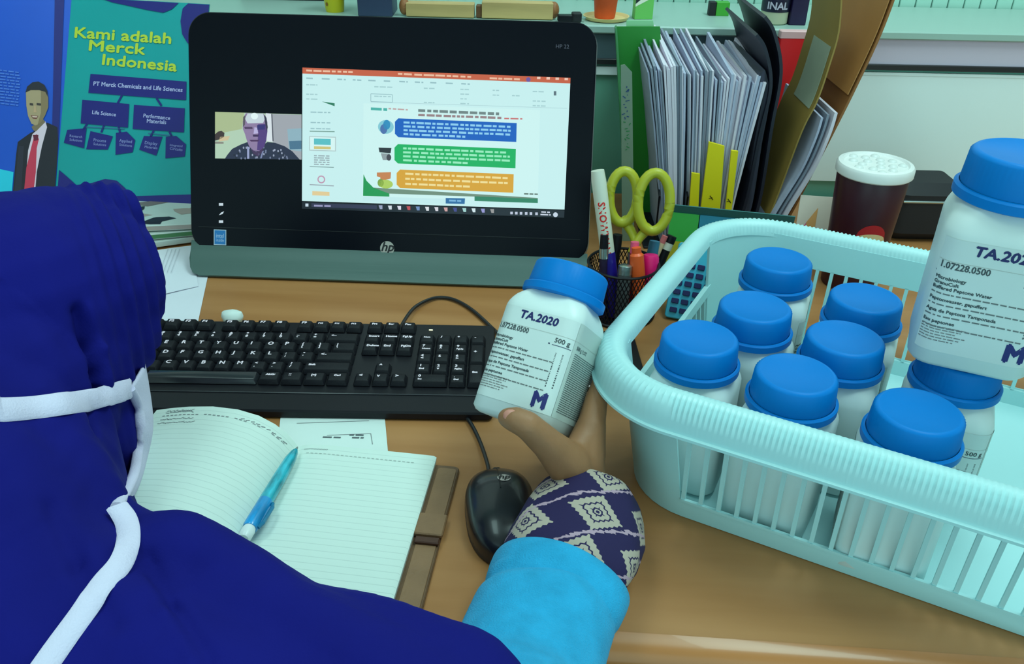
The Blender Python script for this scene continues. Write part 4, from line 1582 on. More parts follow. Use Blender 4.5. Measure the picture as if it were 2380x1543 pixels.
mw_ = mat('marker_white', S(186, 224, 206), 0.4)
mbl = mat('marker_blue', S(26, 22, 130), 0.35)
yb = 0.930
tp = at_y(1389, 396, 0.925)
t, L = stick('marker_pen', 'white marker pen with dark blue cap leaning by the computer\'s right edge', 'marker', hold(-0.006, -0.012), tp, [('barrel', [(0.0078, 0.42), (0.0083, 0.45), (0.0083, 0.93), (0.0074, 1.0)], mw_), ('cap', [(0.0086, 0.0), (0.0088, 0.43), (0.0086, 0.45)], mbl)])
_c = WM[t].inverted() @ (CAM + Vector((0, 0, D)))
MA = math.atan2(_c.y, _c.x)
f = Flat(); f.text('SNOWMAN', 0, 0, 0.0115, (190, 40, 34), 1, bold=0.0003)
W = f.width('SNOWMAN', 0.0115)


def wrap(u, v, h, L=L, W=W):
    a = (v - 0.0042) / 0.0083 + MA
    return ((0.0084 + h) * math.cos(a), (0.0084 + h) * math.sin(a), L * 0.80 - u)


f.build('lettering', t, fn=wrap)

# scissors
def scissors():
    a = hold(0.012, 0.004)
    t = thing('scissors', 'yellow-green handled scissors standing in the pen holder', 'scissors', a)
    gm = mat('yellow_green_plastic', S(150, 178, 40), 0.4)

    def loop(cx, cy, rx, ry, y, foot):
        c = at_y(cx, cy, y) - a
        k = 0.001
        s_ = 1.13 / 2000
        pts = []
        for i in range(29):
            q = 2 * PI * i / 28
            pts.append((c.x + rx * s_ * math.cos(q) * 0.87 + 0.0, c.y + 0.008 * math.sin(q), c.z + ry * s_ * math.sin(q) * 0.92))
        mb = MB()
        mb.tube(pts, 0.0060, 10)
        st = Vector((c.x + foot * 0.2, c.y, c.z - ry * s_ * 0.85))
        en = Vector((0.004 * (1 if foot > 0 else -1), 0.0, 0.074))
        mb2 = MB(); mb2.tube(spline([st, st * 0.55 + en * 0.45 + Vector((foot, 0, 0)), en], 6), [0.0062 - 0.0018 * i / 12 for i in range(13)], 10)
        o = obj('handle_ring', mb, gm, t)
        obj('handle_shank', mb2, gm, t)
        mb = MB(); mb.tube([en, (en.x * 0.3, 0.0, 0.03), (0.0, 0.0, 0.0)], [0.005, 0.0042, 0.001], 6, flat=0.3); obj('blade', mb, M_steel, t)
    loop(1449, 458, 33, 55, 0.94, 0.004)
    loop(1520, 470, 37, 62, 0.925, -0.003)


scissors()
om = mat('orange_plastic', S(228, 96, 36), 0.4)
pk = mat('pink_plastic', S(220, 24, 120), 0.4)
stick('highlighter', 'orange highlighter in the front of the pen holder', 'highlighter', hold(0.022, -0.028), at_y(1479, 575, 0.895), [('barrel', [(0.0075, 0), (0.0078, 0.62)], om), ('cap', [(0.0083, 0.62), (0.0085, 0.66), (0.0080, 0.90), (0.0055, 0.93), (0.0055, 1.0)], om)], 'highlighters in the pen holder')
stick('highlighter', 'bright pink highlighter beside the orange one in the pen holder', 'highlighter', hold(0.032, -0.010), at_y(1513, 592, 0.91), [('barrel', [(0.0085, 0), (0.0088, 0.60)], pk), ('cap', [(0.0098, 0.60), (0.0100, 0.64), (0.0098, 0.95), (0.0080, 1.0)], pk)], 'highlighters in the pen holder')
stick('marker_pen', 'teal capped marker behind the pink highlighter', 'marker', hold(0.028, 0.010), at_y(1522, 560, 0.935), [('barrel', [(0.006, 0), (0.006, 0.7)], mw_), ('cap', [(0.0066, 0.7), (0.0068, 0.75), (0.0062, 1.0)], mat('teal_plastic', S(50, 130, 160), 0.4))])
stick('pencil', 'cream pencil sticking up behind the pink highlighter', 'pencil', hold(0.020, 0.018), at_y(1546, 548, 0.94), [('shaft', [(0.0036, 0), (0.0036, 0.9)], mat('cream_paint', S(206, 206, 160), 0.5)), ('eraser', [(0.0036, 0.9), (0.0036, 1.0)], mat('eraser_pink', S(180, 110, 110), 0.6))])
stick('ballpoint_pen', 'black pen with white band at the right of the pen holder', 'pen', hold(0.030, 0.020), at_y(1562, 548, 0.945), [('barrel', [(0.0055, 0), (0.0055, 0.80)], M_black), ('collar', [(0.0060, 0.80), (0.0060, 0.9)], mw_), ('cap', [(0.0062, 0.9), (0.0060, 1.0)], M_black)])
stick('ballpoint_pen', 'dark pen with silver clip at the left of the pen holder', 'pen', hold(-0.022, -0.016), at_y(1405, 545, 0.905), [('barrel', [(0.0048, 0), (0.0050, 0.72)], mat('dark_violet', S(34, 30, 62), 0.4)), ('grip', [(0.0056, 0.72), (0.0058, 0.84)], M_steel), ('cap', [(0.0052, 0.84), (0.0046, 1.0)], M_black)])
stick('ballpoint_pen', 'black pen standing between the marker and the scissors', 'pen', hold(-0.012, 0.006), at_y(1436, 545, 0.925), [('barrel', [(0.0052, 0), (0.0054, 0.8)], M_black), ('cap', [(0.0060, 0.8), (0.0056, 1.0)], M_black)])
stick('retractable_knife', 'grey retractable knife with metal end at the front of the pen holder', 'knife', hold(-0.002, -0.032), at_y(1454, 615, 0.888), [('body', [(0.0075, 0), (0.0078, 0.84)], mat('grey_plastic', S(70, 92, 92), 0.4)), ('metal_end', [(0.0080, 0.84), (0.0080, 0.98), (0.006, 1.0)], M_steel)])
stick('marker_pen', 'small pink and red capped pen among the pens under the scissors', 'marker', hold(0.012, -0.018), at_y(1476, 562, 0.905), [('barrel', [(0.0050, 0), (0.0052, 0.86)], mat('red_plastic', S(170, 30, 40), 0.4)), ('cap', [(0.0056, 0.86), (0.0050, 1.0)], mat('rose_plastic', S(196, 90, 130), 0.4))])


# ------------------------------------------------------------------ standing files
def xz(px, py, y):
    p = at_y(px, py, y)
    return (p.x, p.z)


M_sheet = [mat('sheet_blue_white', S(150, 184, 206), 0.5, var=(120, 0.10), stretch=(1, 0.1, 0.1)), mat('sheet_white', S(186, 214, 226), 0.5), mat('sheet_grey', S(110, 140, 156), 0.5)]


def bundle(label, xb, xt, n, zt, yf=1.10, yb_=1.285, seed=1, group='paper bundles standing behind the pen holder'):
    """loose sheets standing on edge; xb / xt = left and right at the foot and at the top"""
    random.seed(seed)
    base = Vector(((xb[0] + xb[1]) / 2, (yf + yb_) / 2, 0.004))
    t = thing('paper_bundle', label, 'papers', base, None, group)
    mb = MB()
    for i in range(n):
        k = (i + 0.5) / n
        x0 = xb[0] + (xb[1] - xb[0]) * k - base.x
        x1 = xt[0] + (xt[1] - xt[0]) * k - base.x + random.uniform(-0.001, 0.001)
        f0 = yf + random.uniform(0, 0.006) - base.y
        z1 = zt + random.uniform(-0.008, 0.003) - base.z
        th = (xt[1] - xt[0]) / n * random.uniform(0.30, 0.52)
        thb = min(th, (xb[1] - xb[0]) / n * 0.55)
        mb.cur = random.choice((0, 0, 1, 1, 2))
        b0 = yb_ - base.y
        rise = random.uniform(0.0, 0.018)
        rings = []
        for kk in (0, 0.35, 0.7, 1.0):
            x = x0 + (x1 - x0) * kk ** 1.25
            t_ = thb + (th - thb) * kk
            z = z1 * kk
            rings.append([(x - t_, f0, z), (x + t_, f0, z), (x + t_, b0, z + rise * kk), (x - t_, b0, z + rise * kk)])
        mb.loft(rings)
    o = obj('sheets', mb, M_sheet, t, kind='stuff', sharp=None)
    return t


x1, z1 = xz(1493, 122, 1.10)
bundle('left bundle of standing white papers next to the green folder', (0.205, 0.233), (0.163, 0.212), 15, 0.244, seed=2)
bundle('middle bundle of standing papers with yellow tabs', (0.238, 0.262), (0.215, 0.247), 11, 0.240, seed=3)
bundle('right bundle of standing papers touching the black binder', (0.265, 0.294), (0.250, 0.316), 17, 0.234, seed=4)

ytab = mat('yellow_tab', S(214, 220, 10), 0.6)
for lab_, pts, y in (('tall bright yellow tab sticking out of the middle papers', [(1626, 510), (1672, 510), (1684, 340), (1648, 330)], 1.090), ('narrow yellow tab at the left of the middle papers', [(1600, 510), (1622, 510), (1627, 405), (1608, 402)], 1.091), ('pale yellow tab leaning right of the tall yellow tab', [(1684, 510), (1698, 510), (1716, 352), (1700, 350)], 1.092)):
    mb = MB()
    q = [Vector((*xz(px, py, y),)) for px, py in pts]
    c0 = sum(q, Vector((0, 0))) / 4
    vs_ = [(p.x - c0.x, d, p.y - c0.y) for d in (0, 0.004) for p in q]
    mb.add(vs_, [(0, 1, 2, 3), (7, 6, 5, 4), (0, 4, 5, 1), (1, 5, 6, 2), (2, 6, 7, 3), (3, 7, 4, 0)])
    o = single('page_tab', mb, ytab, lab_, 'tab', (c0.x, y, c0.y), group='yellow page tabs', sharp=None)
    if 'tall' in lab_:
        f = Flat(); f.line((-0.002, -0.018), (0.003, -0.024), 0.0012, (70, 74, 20)); f.line((-0.003, -0.022), (0.002, -0.021), 0.0010, (70, 74, 20)); f.build('pen_mark', o)


def leaf(mb, prof, y0, y1, th):
    """a curved sheet: prof = (x, z) points from foot to top, running from y0 to y1"""
    n = len(prof)
    vs_ = []
    for y in (y0, y1):
        for off in (0, th):
            for i, (x, z) in enumerate(prof):
                a, b = prof[max(i - 1, 0)], prof[min(i + 1, n - 1)]
                d = Vector((b[0] - a[0], b[1] - a[1])).normalized()
                vs_.append((x + d.y * off, y, z - d.x * off))
    fs = []
    A, B, C_, E_ = 0, n, 2 * n, 3 * n
    for i in range(n - 1):
        fs += [(A + i, C_ + i, C_ + i + 1, A + i + 1), (B + i, B + i + 1, E_ + i + 1, E_ + i), (A + i, A + i + 1, B + i + 1, B + i), (C_ + i, E_ + i, E_ + i + 1, C_ + i + 1)]
    fs += [(A, B, E_, C_), (A + n - 1, C_ + n - 1, E_ + n - 1, B + n - 1)]
    mb.add(vs_, fs)


def folder(name, label, cat, m, pix, y0, y1, th, extra=None, bend=6, group=None):
    pr = [xz(px, py, y0) for px, py in pix]
    pr = [(max(p[0], -9), max(p[1], 0.002)) for p in pr]
    pts = spline([Vector((p[0], 0, p[1])) for p in pr], bend)
    base = Vector((pr[0][0], (y0 + y1) / 2, 0.0))
    t = thing(name, label, cat, base, None, group)
    mb = MB(); leaf(mb, [(p.x - base.x, p.z) for p in pts], y0 - base.y, y1 - base.y, th)
    obj('cover', mb, m, t, sharp=60)
    return t, base, pts


kraft = mat('kraft_card', S(128, 124, 58), 0.6, var=(8, 0.12))
kraft2 = mat('brown_envelope', S(120, 92, 44), 0.6, var=(8, 0.15))
navy_b = mat('black_binder_cloth', S(16, 22, 40), 0.45, bump=(200, 0.1))
t, b, pts = folder('ring_binder', 'black binder standing right of the white paper bundles', 'binder', navy_b, [(1730, 560), (1762, 470), (1790, 300), (1812, 170), (1797, 80), (1775, 42)], 1.10, 1.285, 0.004)
mb = MB(); leaf(mb, [(p.x - b.x - 0.022 + 0.012 * (p.z / 0.24), p.z * 0.93) for p in pts], 1.10 - b.y, 1.285 - b.y, 0.004); obj('cover', mb, navy_b, t, sharp=60)
mb = MB(); leaf(mb, [(p.x - b.x - 0.016, p.z * 0.86 + 0.002) for p in pts[2:-8]], 1.105 - b.y, 1.28 - b.y, 0.010); obj('page_block', mb, mat('dark_pages', S(40, 50, 66), 0.6, var=(160, 0.5), stretch=(1, 0.1, 0.1)), t, sharp=60)

t, b, pts = folder('document_folder', 'olive-brown card folder with a white label bending to the right', 'folder', kraft, [(1760, 560), (1800, 470), (1861, 308), (1897, 236), (1926, 152), (1948, 73), (1955, -20)], 1.09, 1.205, 0.002)
# white label glued to its left face
n0 = len(pts)
mb = MB()
sel = [p for p in pts if xz(1800, 262, 1.09)[1] < p.z < xz(1800, 108, 1.09)[1]]
leaf(mb, [(p.x - b.x - 0.0012, p.z) for p in sel], 1.10 - b.y, 1.17 - b.y, 0.0008)
obj('white_label', mb, mat('grey_white_label', S(136, 170, 146), 0.6, var=(20, 0.05)), t, sharp=60)

t, b, pts = folder('brown_envelope', 'large brown envelope leaning right behind the olive folder', 'envelope', kraft2, [(1800, 560), (1850, 470), (1937, 301), (1985, 205), (2042, 83), (2085, -30)], 1.085, 1.27, 0.003)
mb = MB()
leaf(mb, [(p.x - b.x - 0.003, p.z) for p in pts[-14:]], 1.088 - b.y, 1.268 - b.y, 0.0012)
obj('flap', mb, mat('tan_envelope', S(150, 122, 64), 0.6, var=(8, 0.1)), t, sharp=60)
t, b, pts = folder('leaning_papers', 'white papers leaning under the brown envelope beside the paper cup', 'papers', M_sheet[1], [(1790, 560), (1835, 480), (1890, 390), (1925, 310), (1940, 262)], 1.075, 1.25, 0.004)
for k, m in ((1, M_sheet[2]), (2, M_sheet[0])):
    mb = MB(); leaf(mb, [(p.x - b.x - 0.007 * k, p.z * (1 - 0.02 * k)) for p in pts], 1.08 - b.y, 1.25 - b.y, 0.003); obj('sheet_group', mb, m, t, sharp=60)

# file rack that keeps them upright
t = thing('file_rack', 'black metal file rack behind the pen holder holding papers and folders', 'file rack', (0.27, 1.19, 0))
mb = MB(); mb.box((0.02, 0, 0.0015), (0.22, 0.20, 0.003), b=0.001); obj('base', mb, M_black, t)
for x in (-0.075, -0.037, 0.001):
    mb = MB(); pts = [(x, -0.095, 0.003), (x, -0.095, 0.075), (x, 0.095, 0.16), (x, 0.095, 0.003)]; mb.tube(pts, 0.0016, 6); obj('divider', mb, M_black, t)

# green folder and the ruler-like strip in front of it
gf = mat('green_plastic', S(24, 136, 40), 0.4, var=(3, 0.12))
t = thing('green_folder', 'bright green plastic folder standing between the computer and the white papers', 'folder', (0.158, 1.20, 0))


def quad(pts, y, th, ref):
    mb = MB()
    q = [Vector(xz(px, py, y)) for px, py in pts]
    mb.add([(p.x - ref[0], y + d - ref[1], max(0.002, p.y) - ref[2]) for d in (0, th) for p in q], [(0, 1, 2, 3), (7, 6, 5, 4), (0, 4, 5, 1), (1, 5, 6, 2), (2, 6, 7, 3), (3, 7, 4, 0)])
    return mb


obj('cover', quad([(1462, 520), (1560, 520), (1534, 62), (1433, 62)], 1.215, 0.003, (0.158, 1.20, 0)), gf, t, sharp=None)
obj('cover', quad([(1452, 520), (1462, 520), (1434, 62), (1430, 66)], 1.205, 0.012, (0.158, 1.20, 0)), mat('green_plastic_edge', S(60, 150, 90), 0.4), t, sharp=None)
obj('top_strip', quad([(1456, 62), (1520, 62), (1518, 48), (1456, 48)], 1.222, 0.002, (0.158, 1.20, 0)), mat('pale_green', S(126, 214, 160), 0.5), t, sharp=None)
r0 = (0.142, 1.06, 0)
t = thing('plastic_ruler', 'translucent grey-green plastic ruler with handwriting standing beside the computer', 'ruler', r0)
rb_ = quad([(1446, 560), (1474, 560), (1468, 165), (1452, 148), (1444, 152)], 1.06, 0.002, r0)
mb = MB()
q = [Vector(xz(px, py, 1.06)) for px, py in [(1446, 560), (1474, 560), (1469, 168), (1452, 150), (1443, 152)]]
mb.loft([[(p.x - r0[0], d, max(0.002, p.y)) for p in q] for d in (0, 0.002)])
obj('blade', mb, mat('smoky_plastic', S(98, 136, 116), 0.3), t, sharp=None)
f = Flat()
for k in range(22):
    p = xz(1450 + random.uniform(0, 12), 200 + k * 7, 1.06)
    f.line((p[0] - r0[0], p[1]), (p[0] - r0[0] + random.uniform(-0.004, 0.005), p[1] + random.uniform(-0.004, 0.004)), 0.0011, (20, 60, 110) if k < 12 else (20, 120, 60), 1)
f.build('handwriting', t)

# ------------------------------------------------------------------ behind the basket
def calendar():
    b = Vector((0.262, 0.985, 0))
    t = thing('desk_calendar', 'green and blue tent desk calendar behind the basket', 'calendar', b, math.radians(-12))
    lean = Matrix.Rotation(math.radians(-16), 4, 'X')
    mb = MB(); mb.box((-0.052, 0, 0.043), (0.036, 0.0016, 0.086), lean); obj('green_page', mb, mat('green_card', S(44, 168, 66), 0.5), t)
    mb = MB(); mb.box((0.025, 0, 0.043), (0.116, 0.0016, 0.086), lean); obj('teal_page', mb, mat('teal_card', S(30, 130, 160), 0.5), t)
    mb = MB(); mb.box((0.006, 0.047, 0.043), (0.15, 0.0016, 0.082), Matrix.Rotation(math.radians(16), 4, 'X')); obj('back_card', mb, mat('grey_card', S(40, 110, 110), 0.6), t)
    f = Flat()
    for i in range(6):
        for j in range(5):
            f.rect(-0.012 + i * 0.013, 0.012 + j * 0.011, -0.006 + i * 0.013, 0.018 + j * 0.011, (14, 40, 70))
    f.build('date_grid', t, fn=lambda u, v, h: tuple(lean @ Vector((u, -h - 0.0012, v))))
    f = Flat(); f.rect(-0.068, 0.010, -0.038, 0.05, (150, 170, 40)); f.build('yellow_field', t, fn=lambda u, v, h: tuple(lean @ Vector((u, -h - 0.0012, v))))


calendar()


def calculator():
    p = at_z(1545, 760, 0.0)
    b = Vector((0.205, 0.885, 0))
    t = thing('calculator', 'turquoise keypad leaning behind the basket\'s grip hole', 'calculator', b, math.radians(-20))
    lean = Matrix.Rotation(math.radians(-30), 4, 'X')
    mb = MB(); mb.slab(0.026, 0.045, 0, 0.008, 0.004, 0.001, lean @ Matrix.Translation((0, 0.004, 0.047)) @ Matrix.Rotation(PI / 2, 4, 'X')); obj('body', mb, mat('turquoise_plastic', S(48, 180, 210), 0.4), t)
    for i in range(4):
        for j in range(6):
            mb = MB(); mb.slab(0.0042, 0.003, 0, 0.0022, 0.001, 0.0005, lean @ Matrix.Translation((-0.0168 + i * 0.0112, -0.004, 0.012 + j * 0.0108)) @ Matrix.Rotation(PI / 2, 4, 'X')); obj('button', mb, M_navy_print, t)


calculator()


def note_block():
    b = Vector((0.268, 0.925, 0))
    t = thing('note_card', 'olive-yellow card with small dots seen through the basket\'s grip hole', 'card', b, math.radians(-22))
    lean = Matrix.Rotation(math.radians(-22), 4, 'X')
    mb = MB(); mb.box((0, 0, 0.036), (0.075, 0.0016, 0.072), lean); obj('card', mb, mat('olive_card', S(136, 158, 56), 0.6), t)
    f = Flat()
    for i in range(6):
        for j in range(5):
            f.rect(-0.028 + i * 0.011, 0.012 + j * 0.011, -0.0255 + i * 0.011, 0.0142 + j * 0.011, (60, 76, 24))
    f.build('dots', t, fn=lambda u, v, h: tuple(lean @ Vector((u, -h - 0.0012, v))))


note_block()


def paper_cup():
    p = at_y(2037, 376, 1.0)
    H = p.z
    t = thing('drink_cup', 'dark maroon drink cup with white lid behind the basket', 'cup', (p.x, 1.0, 0))
    r1, r0 = 0.0425, 0.0335
    mb = MB(); mb.lathe([(r0 - 0.001, 0), (r0, 0.001), (r0 + (r1 - r0) * 0.5, H * 0.48), (r1, H - 0.008), (r1 - 0.0006, H - 0.007)], 48); obj('cup_body', mb, mat('maroon_card', S(46, 10, 30), 0.35), t)
    mb = MB(); mb.lathe([(r1 + 0.0012, H - 0.014), (r1 + 0.0026, H - 0.0125), (r1 + 0.0026, H - 0.004), (r1 + 0.0006, H - 0.001), (r1 - 0.004, H), (r1 - 0.006, H - 0.0025), (0.001, H - 0.0022)], 48); l = obj('lid', mb, mat('white_lid', S(194, 232, 228), 0.35), t)
    random.seed(9)
    for k in range(16):
        a = 2.4 * k; r = 0.0335 * math.sqrt((k + 0.5) / 16)
        mb = MB(); mb.sphere((r * math.cos(a), r * math.sin(a), H - 0.0025), (0.0058, 0.0058, 0.0028), 12, 6); obj('lid_bump', mb, mat('white_bump', S(184, 224, 220), 0.35) if k == 0 else bpy.data.materials['white_bump'], l)
    # plain colour badge on the side
    ang0 = math.atan2(-1.0, -p.x) + 0.28

    def cw(u, v, h):
        rr_ = r0 + (r1 - r0) * v / H + h + 0.0004
        a = ang0 + u / 0.038
        return (rr_ * math.cos(a), rr_ * math.sin(a), v)
    f = Flat()
    nb = 14
    for i in range(nb):
        ua, ub = -0.019 + 0.038 * i / nb, -0.019 + 0.038 * (i + 1) / nb
        ya, yb2 = (0.022 * math.sqrt(max(0.0, 1 - (q_ / 0.019) ** 2)) for q_ in (ua, ub))
        f.poly([(0.004 + ua, 0.074 - ya), (0.004 + ub, 0.074 - yb2), (0.004 + ub, 0.074 + yb2 * 0.45), (0.004 + ua, 0.074 + ya * 0.45)], (222, 214, 160), 1)
        f.poly([(0.004 + ua, 0.074 + ya * 0.45), (0.004 + ub, 0.074 + yb2 * 0.45), (0.004 + ub, 0.074 + yb2), (0.004 + ua, 0.074 + ya)], (160, 26, 40), 1)
    f.build('plain_badge', t, fn=cw, label='plain cream and red badge')


paper_cup()

# red box, jar, dark box and leaflet at the right of the ledge
def small_box(name, label, cat, pixbox, y, depth, m, z0=None, print_=None):
    (xa, za), (xb, zb) = xz(pixbox[0], pixbox[3], y), xz(pixbox[2], pixbox[1], y)
    zb_ = za if z0 is None else z0
    t = thing(name, label, cat, ((xa + xb) / 2, y + depth / 2, zb_))
    mb = MB(); mb.slab((xb - xa) / 2, depth / 2, 0, zb - zb_, 0.002, 0.001); obj('box_body', mb, m, t)
    return t, (xb - xa), zb - zb_


t, w, h = small_box('red_box', 'bright red box with pale pink lid behind the olive folder', 'box', (1796, 75, 1885, 200), 1.288, 0.02, mat('red_card', S(214, 34, 40), 0.5), 0.002)
mb = MB(); mb.slab(w / 2 + 0.001, 0.0105, h - 0.010, h + 0.001, 0.002, 0.001); obj('lid', mb, mat('pale_pink_card', S(212, 190, 190), 0.5), t)
t, w, h = small_box('navy_box', 'dark navy box standing on the ledge behind the olive folder', 'box', (1833, -120, 1905, 62), 1.33, 0.05, mat('navy_card', S(22, 14, 62), 0.5), LEDGE)


def jar():
    y = 1.345
    x, z = xz(1802, 20, y)
    t = thing('cream_jar', 'cream jar with a dark lettered band on the ledge', 'jar', (x, y, LEDGE))
    r = 0.020
    mb = MB(); mb.lathe([(r - 0.002, 0), (r, 0.002), (r, 0.06), (r - 0.003, 0.064), (0.001, 0.064)], 36); obj('jar_body', mb, mat('cream_ceramic', S(156, 190, 160), 0.35), t)
    mb = MB(); mb.lathe([(r + 0.0004, 0.018), (r + 0.0006, 0.0185), (r + 0.0006, 0.056), (r + 0.0004, 0.0565)], 36, cap0=False, cap1=False); bnd = obj('dark_band', mb, mat('navy_band', S(22, 26, 56), 0.4), t)
    a0 = math.atan2(-y, -x)
    f = Flat(); f.text('INAL', -0.012, 0.0225, 0.014, (170, 196, 214), 1, bold=0.0004)
    f.build('lettering', bnd, fn=lambda u, v, h: ((r + 0.0009 + h) * math.cos(a0 + u / r), (r + 0.0009 + h) * math.sin(a0 + u / r), v))


jar()
b = (0.388, 1.058, 0)
t = thing('flyer', 'small pink and orange flyer leaning at the foot of the brown envelope', 'flyer', b, math.radians(-8))
ln = Matrix.Rotation(math.radians(-12), 4, 'X')
mb = MB(); mb.box((0.03, 0, 0.045), (0.085, 0.0012, 0.09), ln); obj('flyer_sheet', mb, mat('flyer_paper', S(214, 226, 210), 0.5), t)
f = Flat(); f.poly([(-0.012, 0.0), (0.012, 0.0), (0.012, 0.075), (0.0, 0.055)], (230, 176, 110)); f.poly([(-0.012, 0.0), (-0.004, 0.0), (0.0, 0.055), (-0.012, 0.03)], (206, 96, 150), 2); f.poly([(0.030, 0.028), (0.044, 0.046), (0.060, 0.034), (0.050, 0.012)], (180, 24, 50), 2)
f.build('flyer_print', t, fn=lambda u, v, h: tuple(ln @ Vector((u, -h - 0.001, v))))
p = at_z(2160, 560, 0.03)
t = thing('black_pouch', 'black pouch lying behind the basket beside the stacked bottle', 'pouch', (p.x + 0.02, p.y + 0.10, 0))
mb = MB(); mb.slab(0.05, 0.04, 0, 0.085, 0.02, 0.014); obj('pouch_body', mb, M_black_matte, t)
mb = MB(); mb.tube([(-0.04, -0.0405, 0.062), (0.04, -0.0405, 0.062)], 0.0018, 6); obj('zip', mb, M_steel, t)

# ------------------------------------------------------------------ things on the ledge
def pot(name, label, px, py, r_px, y, h, m, m2, cat='plant pot', spots=False, z0=None):
    x, z = xz(px, py, y)
    z0 = LEDGE if z0 is None else z0
    r = r_px * 1.38 / 2000
    t = thing(name, label, cat, (x, y, z0))
    mb = MB(); mb.lathe([(r * 0.70, 0), (r * 0.74, 0.002), (r * 0.92, h * 0.72), (r * 1.0, h * 0.74), (r * 1.03, h), (r * 0.92, h), (r * 0.88, h * 0.82), (0.001, h * 0.80)], 32); obj('pot', mb, m, t)
    mb = MB()
    random.seed(int(px))
    for k in range(26):
        a = random.uniform(0, 2 * PI); e = random.uniform(0.3, 1.2); l = random.uniform(0.02, 0.04)
        d = Vector((math.cos(a) * math.cos(e), math.sin(a) * math.cos(e), math.sin(e)))
        mb.tube([Vector((0, 0, h * 0.8)), Vector((0, 0, h * 0.8)) + d * l * 0.6, Vector((0, 0, h * 0.78)) + d * l], [0.0012, 0.0035, 0.0004], 5, flat=0.3)
    obj('foliage', mb, m2, t, kind='stuff')
    return t, r


leafm = mat('leaf_green', S(50, 110, 50), 0.5)
t, r = pot('plant_pot', 'yellow spotted plant pot on the ledge above the computer', 779, 28, 27, 1.365, 0.052, mat('yellow_glaze', S(176, 196, 24), 0.35), leafm)
f = Flat()
for u, v in ((-0.012, 0.012), (-0.014, 0.022), (-0.008, 0.026), (-0.011, 0.034)):
    f.disc(u, v, 0.0028, 0.0028, (120, 90, 20), 1, 10)
f.build('spots', t, fn=lambda u, v, h: ((r * (0.74 + 0.18 * v / 0.037) + 0.0006 + h) * math.sin(u / r), -(r * (0.74 + 0.18 * v / 0.037) + 0.0006 + h) * math.cos(u / r), v))
x, z = xz(1408, 52, 1.345)
mb = MB(); mb.lathe([(0.024, 0), (0.031, 0.001), (0.0345, 0.006), (0.033, 0.006), (0.029, 0.0025), (0.001, 0.0025)], 36)
single('saucer', mb, mat('cream_saucer', S(206, 210, 140), 0.4), 'cream saucer under the orange pot on the ledge', 'saucer', (x, 1.345, LEDGE))
pot('plant_pot', 'terracotta orange plant pot on a cream saucer on the ledge', 1405, 46, 30, 1.345, 0.056, mat('terracotta', S(176, 84, 34), 0.6, var=(30, 0.15)), leafm, z0=LEDGE + 0.0027)
small_box('storage_box', 'slate blue box on the ledge right of the yellow pot', 'box', (832, -90, 906, 38), 1.33, 0.06, mat('slate_card', S(38, 62, 92), 0.5), LEDGE)
small_box('document_case', 'flat black case at the back of the ledge left of the yellow pot', 'case', (560, -60, 752, 4), 1.45, 0.04, M_black_matte, LEDGE)
# carved wooden board lying on the ledge
(xa, z), (xb, _) = xz(935, 35, 1.34), xz(1292, 40, 1.34)
t = thing('wooden_board', 'light wooden board with carved ends lying along the ledge', 'board', ((xa + xb) / 2, 1.34, LEDGE), math.radians(-1.2))
mm = mat('pale_wood', S(172, 172, 112), 0.5, var=(6, 0.15), stretch=(1, 8, 8))
hw = (xb - xa) / 2
mb = MB(); mb.slab(hw * 0.44, 0.011, 0.001, 0.020, 0.001, 0.001, Matrix.Translation((-hw * 0.50, 0, 0))); obj('plank', mb, mm, t)
mb = MB(); mb.slab(hw * 0.46, 0.011, 0.001, 0.024, 0.001, 0.001, Matrix.Translation((hw * 0.50, 0, 0))); obj('plank', mb, mm, t)
mb = MB(); mb.slab(0.004, 0.008, 0.001, 0.018, 0.001, 0.001, Matrix.Translation((0, 0, 0))); obj('joint_peg', mb, mat('dark_wood', S(90, 70, 40), 0.5), t)
for s_ in (-1, 1):
    mb = MB(); mb.sphere((s_ * hw * 0.97, 0, 0.013), (0.008, 0.010, 0.012), 14, 9); obj('carved_end', mb, mat('carved_wood', S(130, 100, 56), 0.5, bump=(200, 0.6)), t)
(xa, z), (xb, _) = xz(1296, 36, 1.32), xz(1362, 32, 1.32)
t = thing('utility_knife', 'black utility knife lying on the ledge beside the terracotta pot', 'knife', ((xa + xb) / 2, 1.322, LEDGE), math.radians(4))
hw = (xb - xa) / 2
mb = MB(); mb.slab(hw * 0.62, 0.007, 0.001, 0.010, 0.003, 0.001, Matrix.Translation((-hw * 0.38, 0, 0))); obj('handle', mb, M_black, t)
mb = MB(); mb.slab(hw * 0.34, 0.009, 0.001, 0.013, 0.003, 0.001, Matrix.Translation((hw * 0.35, 0, 0))); obj('grip', mb, M_black_matte, t)
mb = MB(); mb.box((hw * 0.82, 0, 0.006), (hw * 0.36, 0.006, 0.001)); obj('blade', mb, M_steel, t)
(xa, z) = xz(1492, 46, 1.36)
t = thing('green_carton', 'small green and white carton on the ledge above the green folder', 'carton', (xa, 1.36, LEDGE), math.radians(8))
mb = MB(); mb.slab(0.014, 0.008, 0, 0.030, 0.001, 0.0006); obj('carton_body', mb, mat('light_green_card', S(96, 200, 96), 0.5), t)
f = Flat(); f.poly([(-0.014, 0.018), (-0.014, 0.030), (0.010, 0.030)], (206, 240, 220)); f.poly([(-0.014, 0.022), (-0.014, 0.030), (-0.004, 0.030)], (16, 30, 40), 2); f.build('carton_print', t, fn=lambda u, v, h: (u, -0.0081 - h, v))
(xa, z) = xz(1668, 26, 1.40)
t = thing('green_carton', 'tiny green and black carton on the ledge behind the white papers', 'carton', (xa, 1.40, LEDGE))
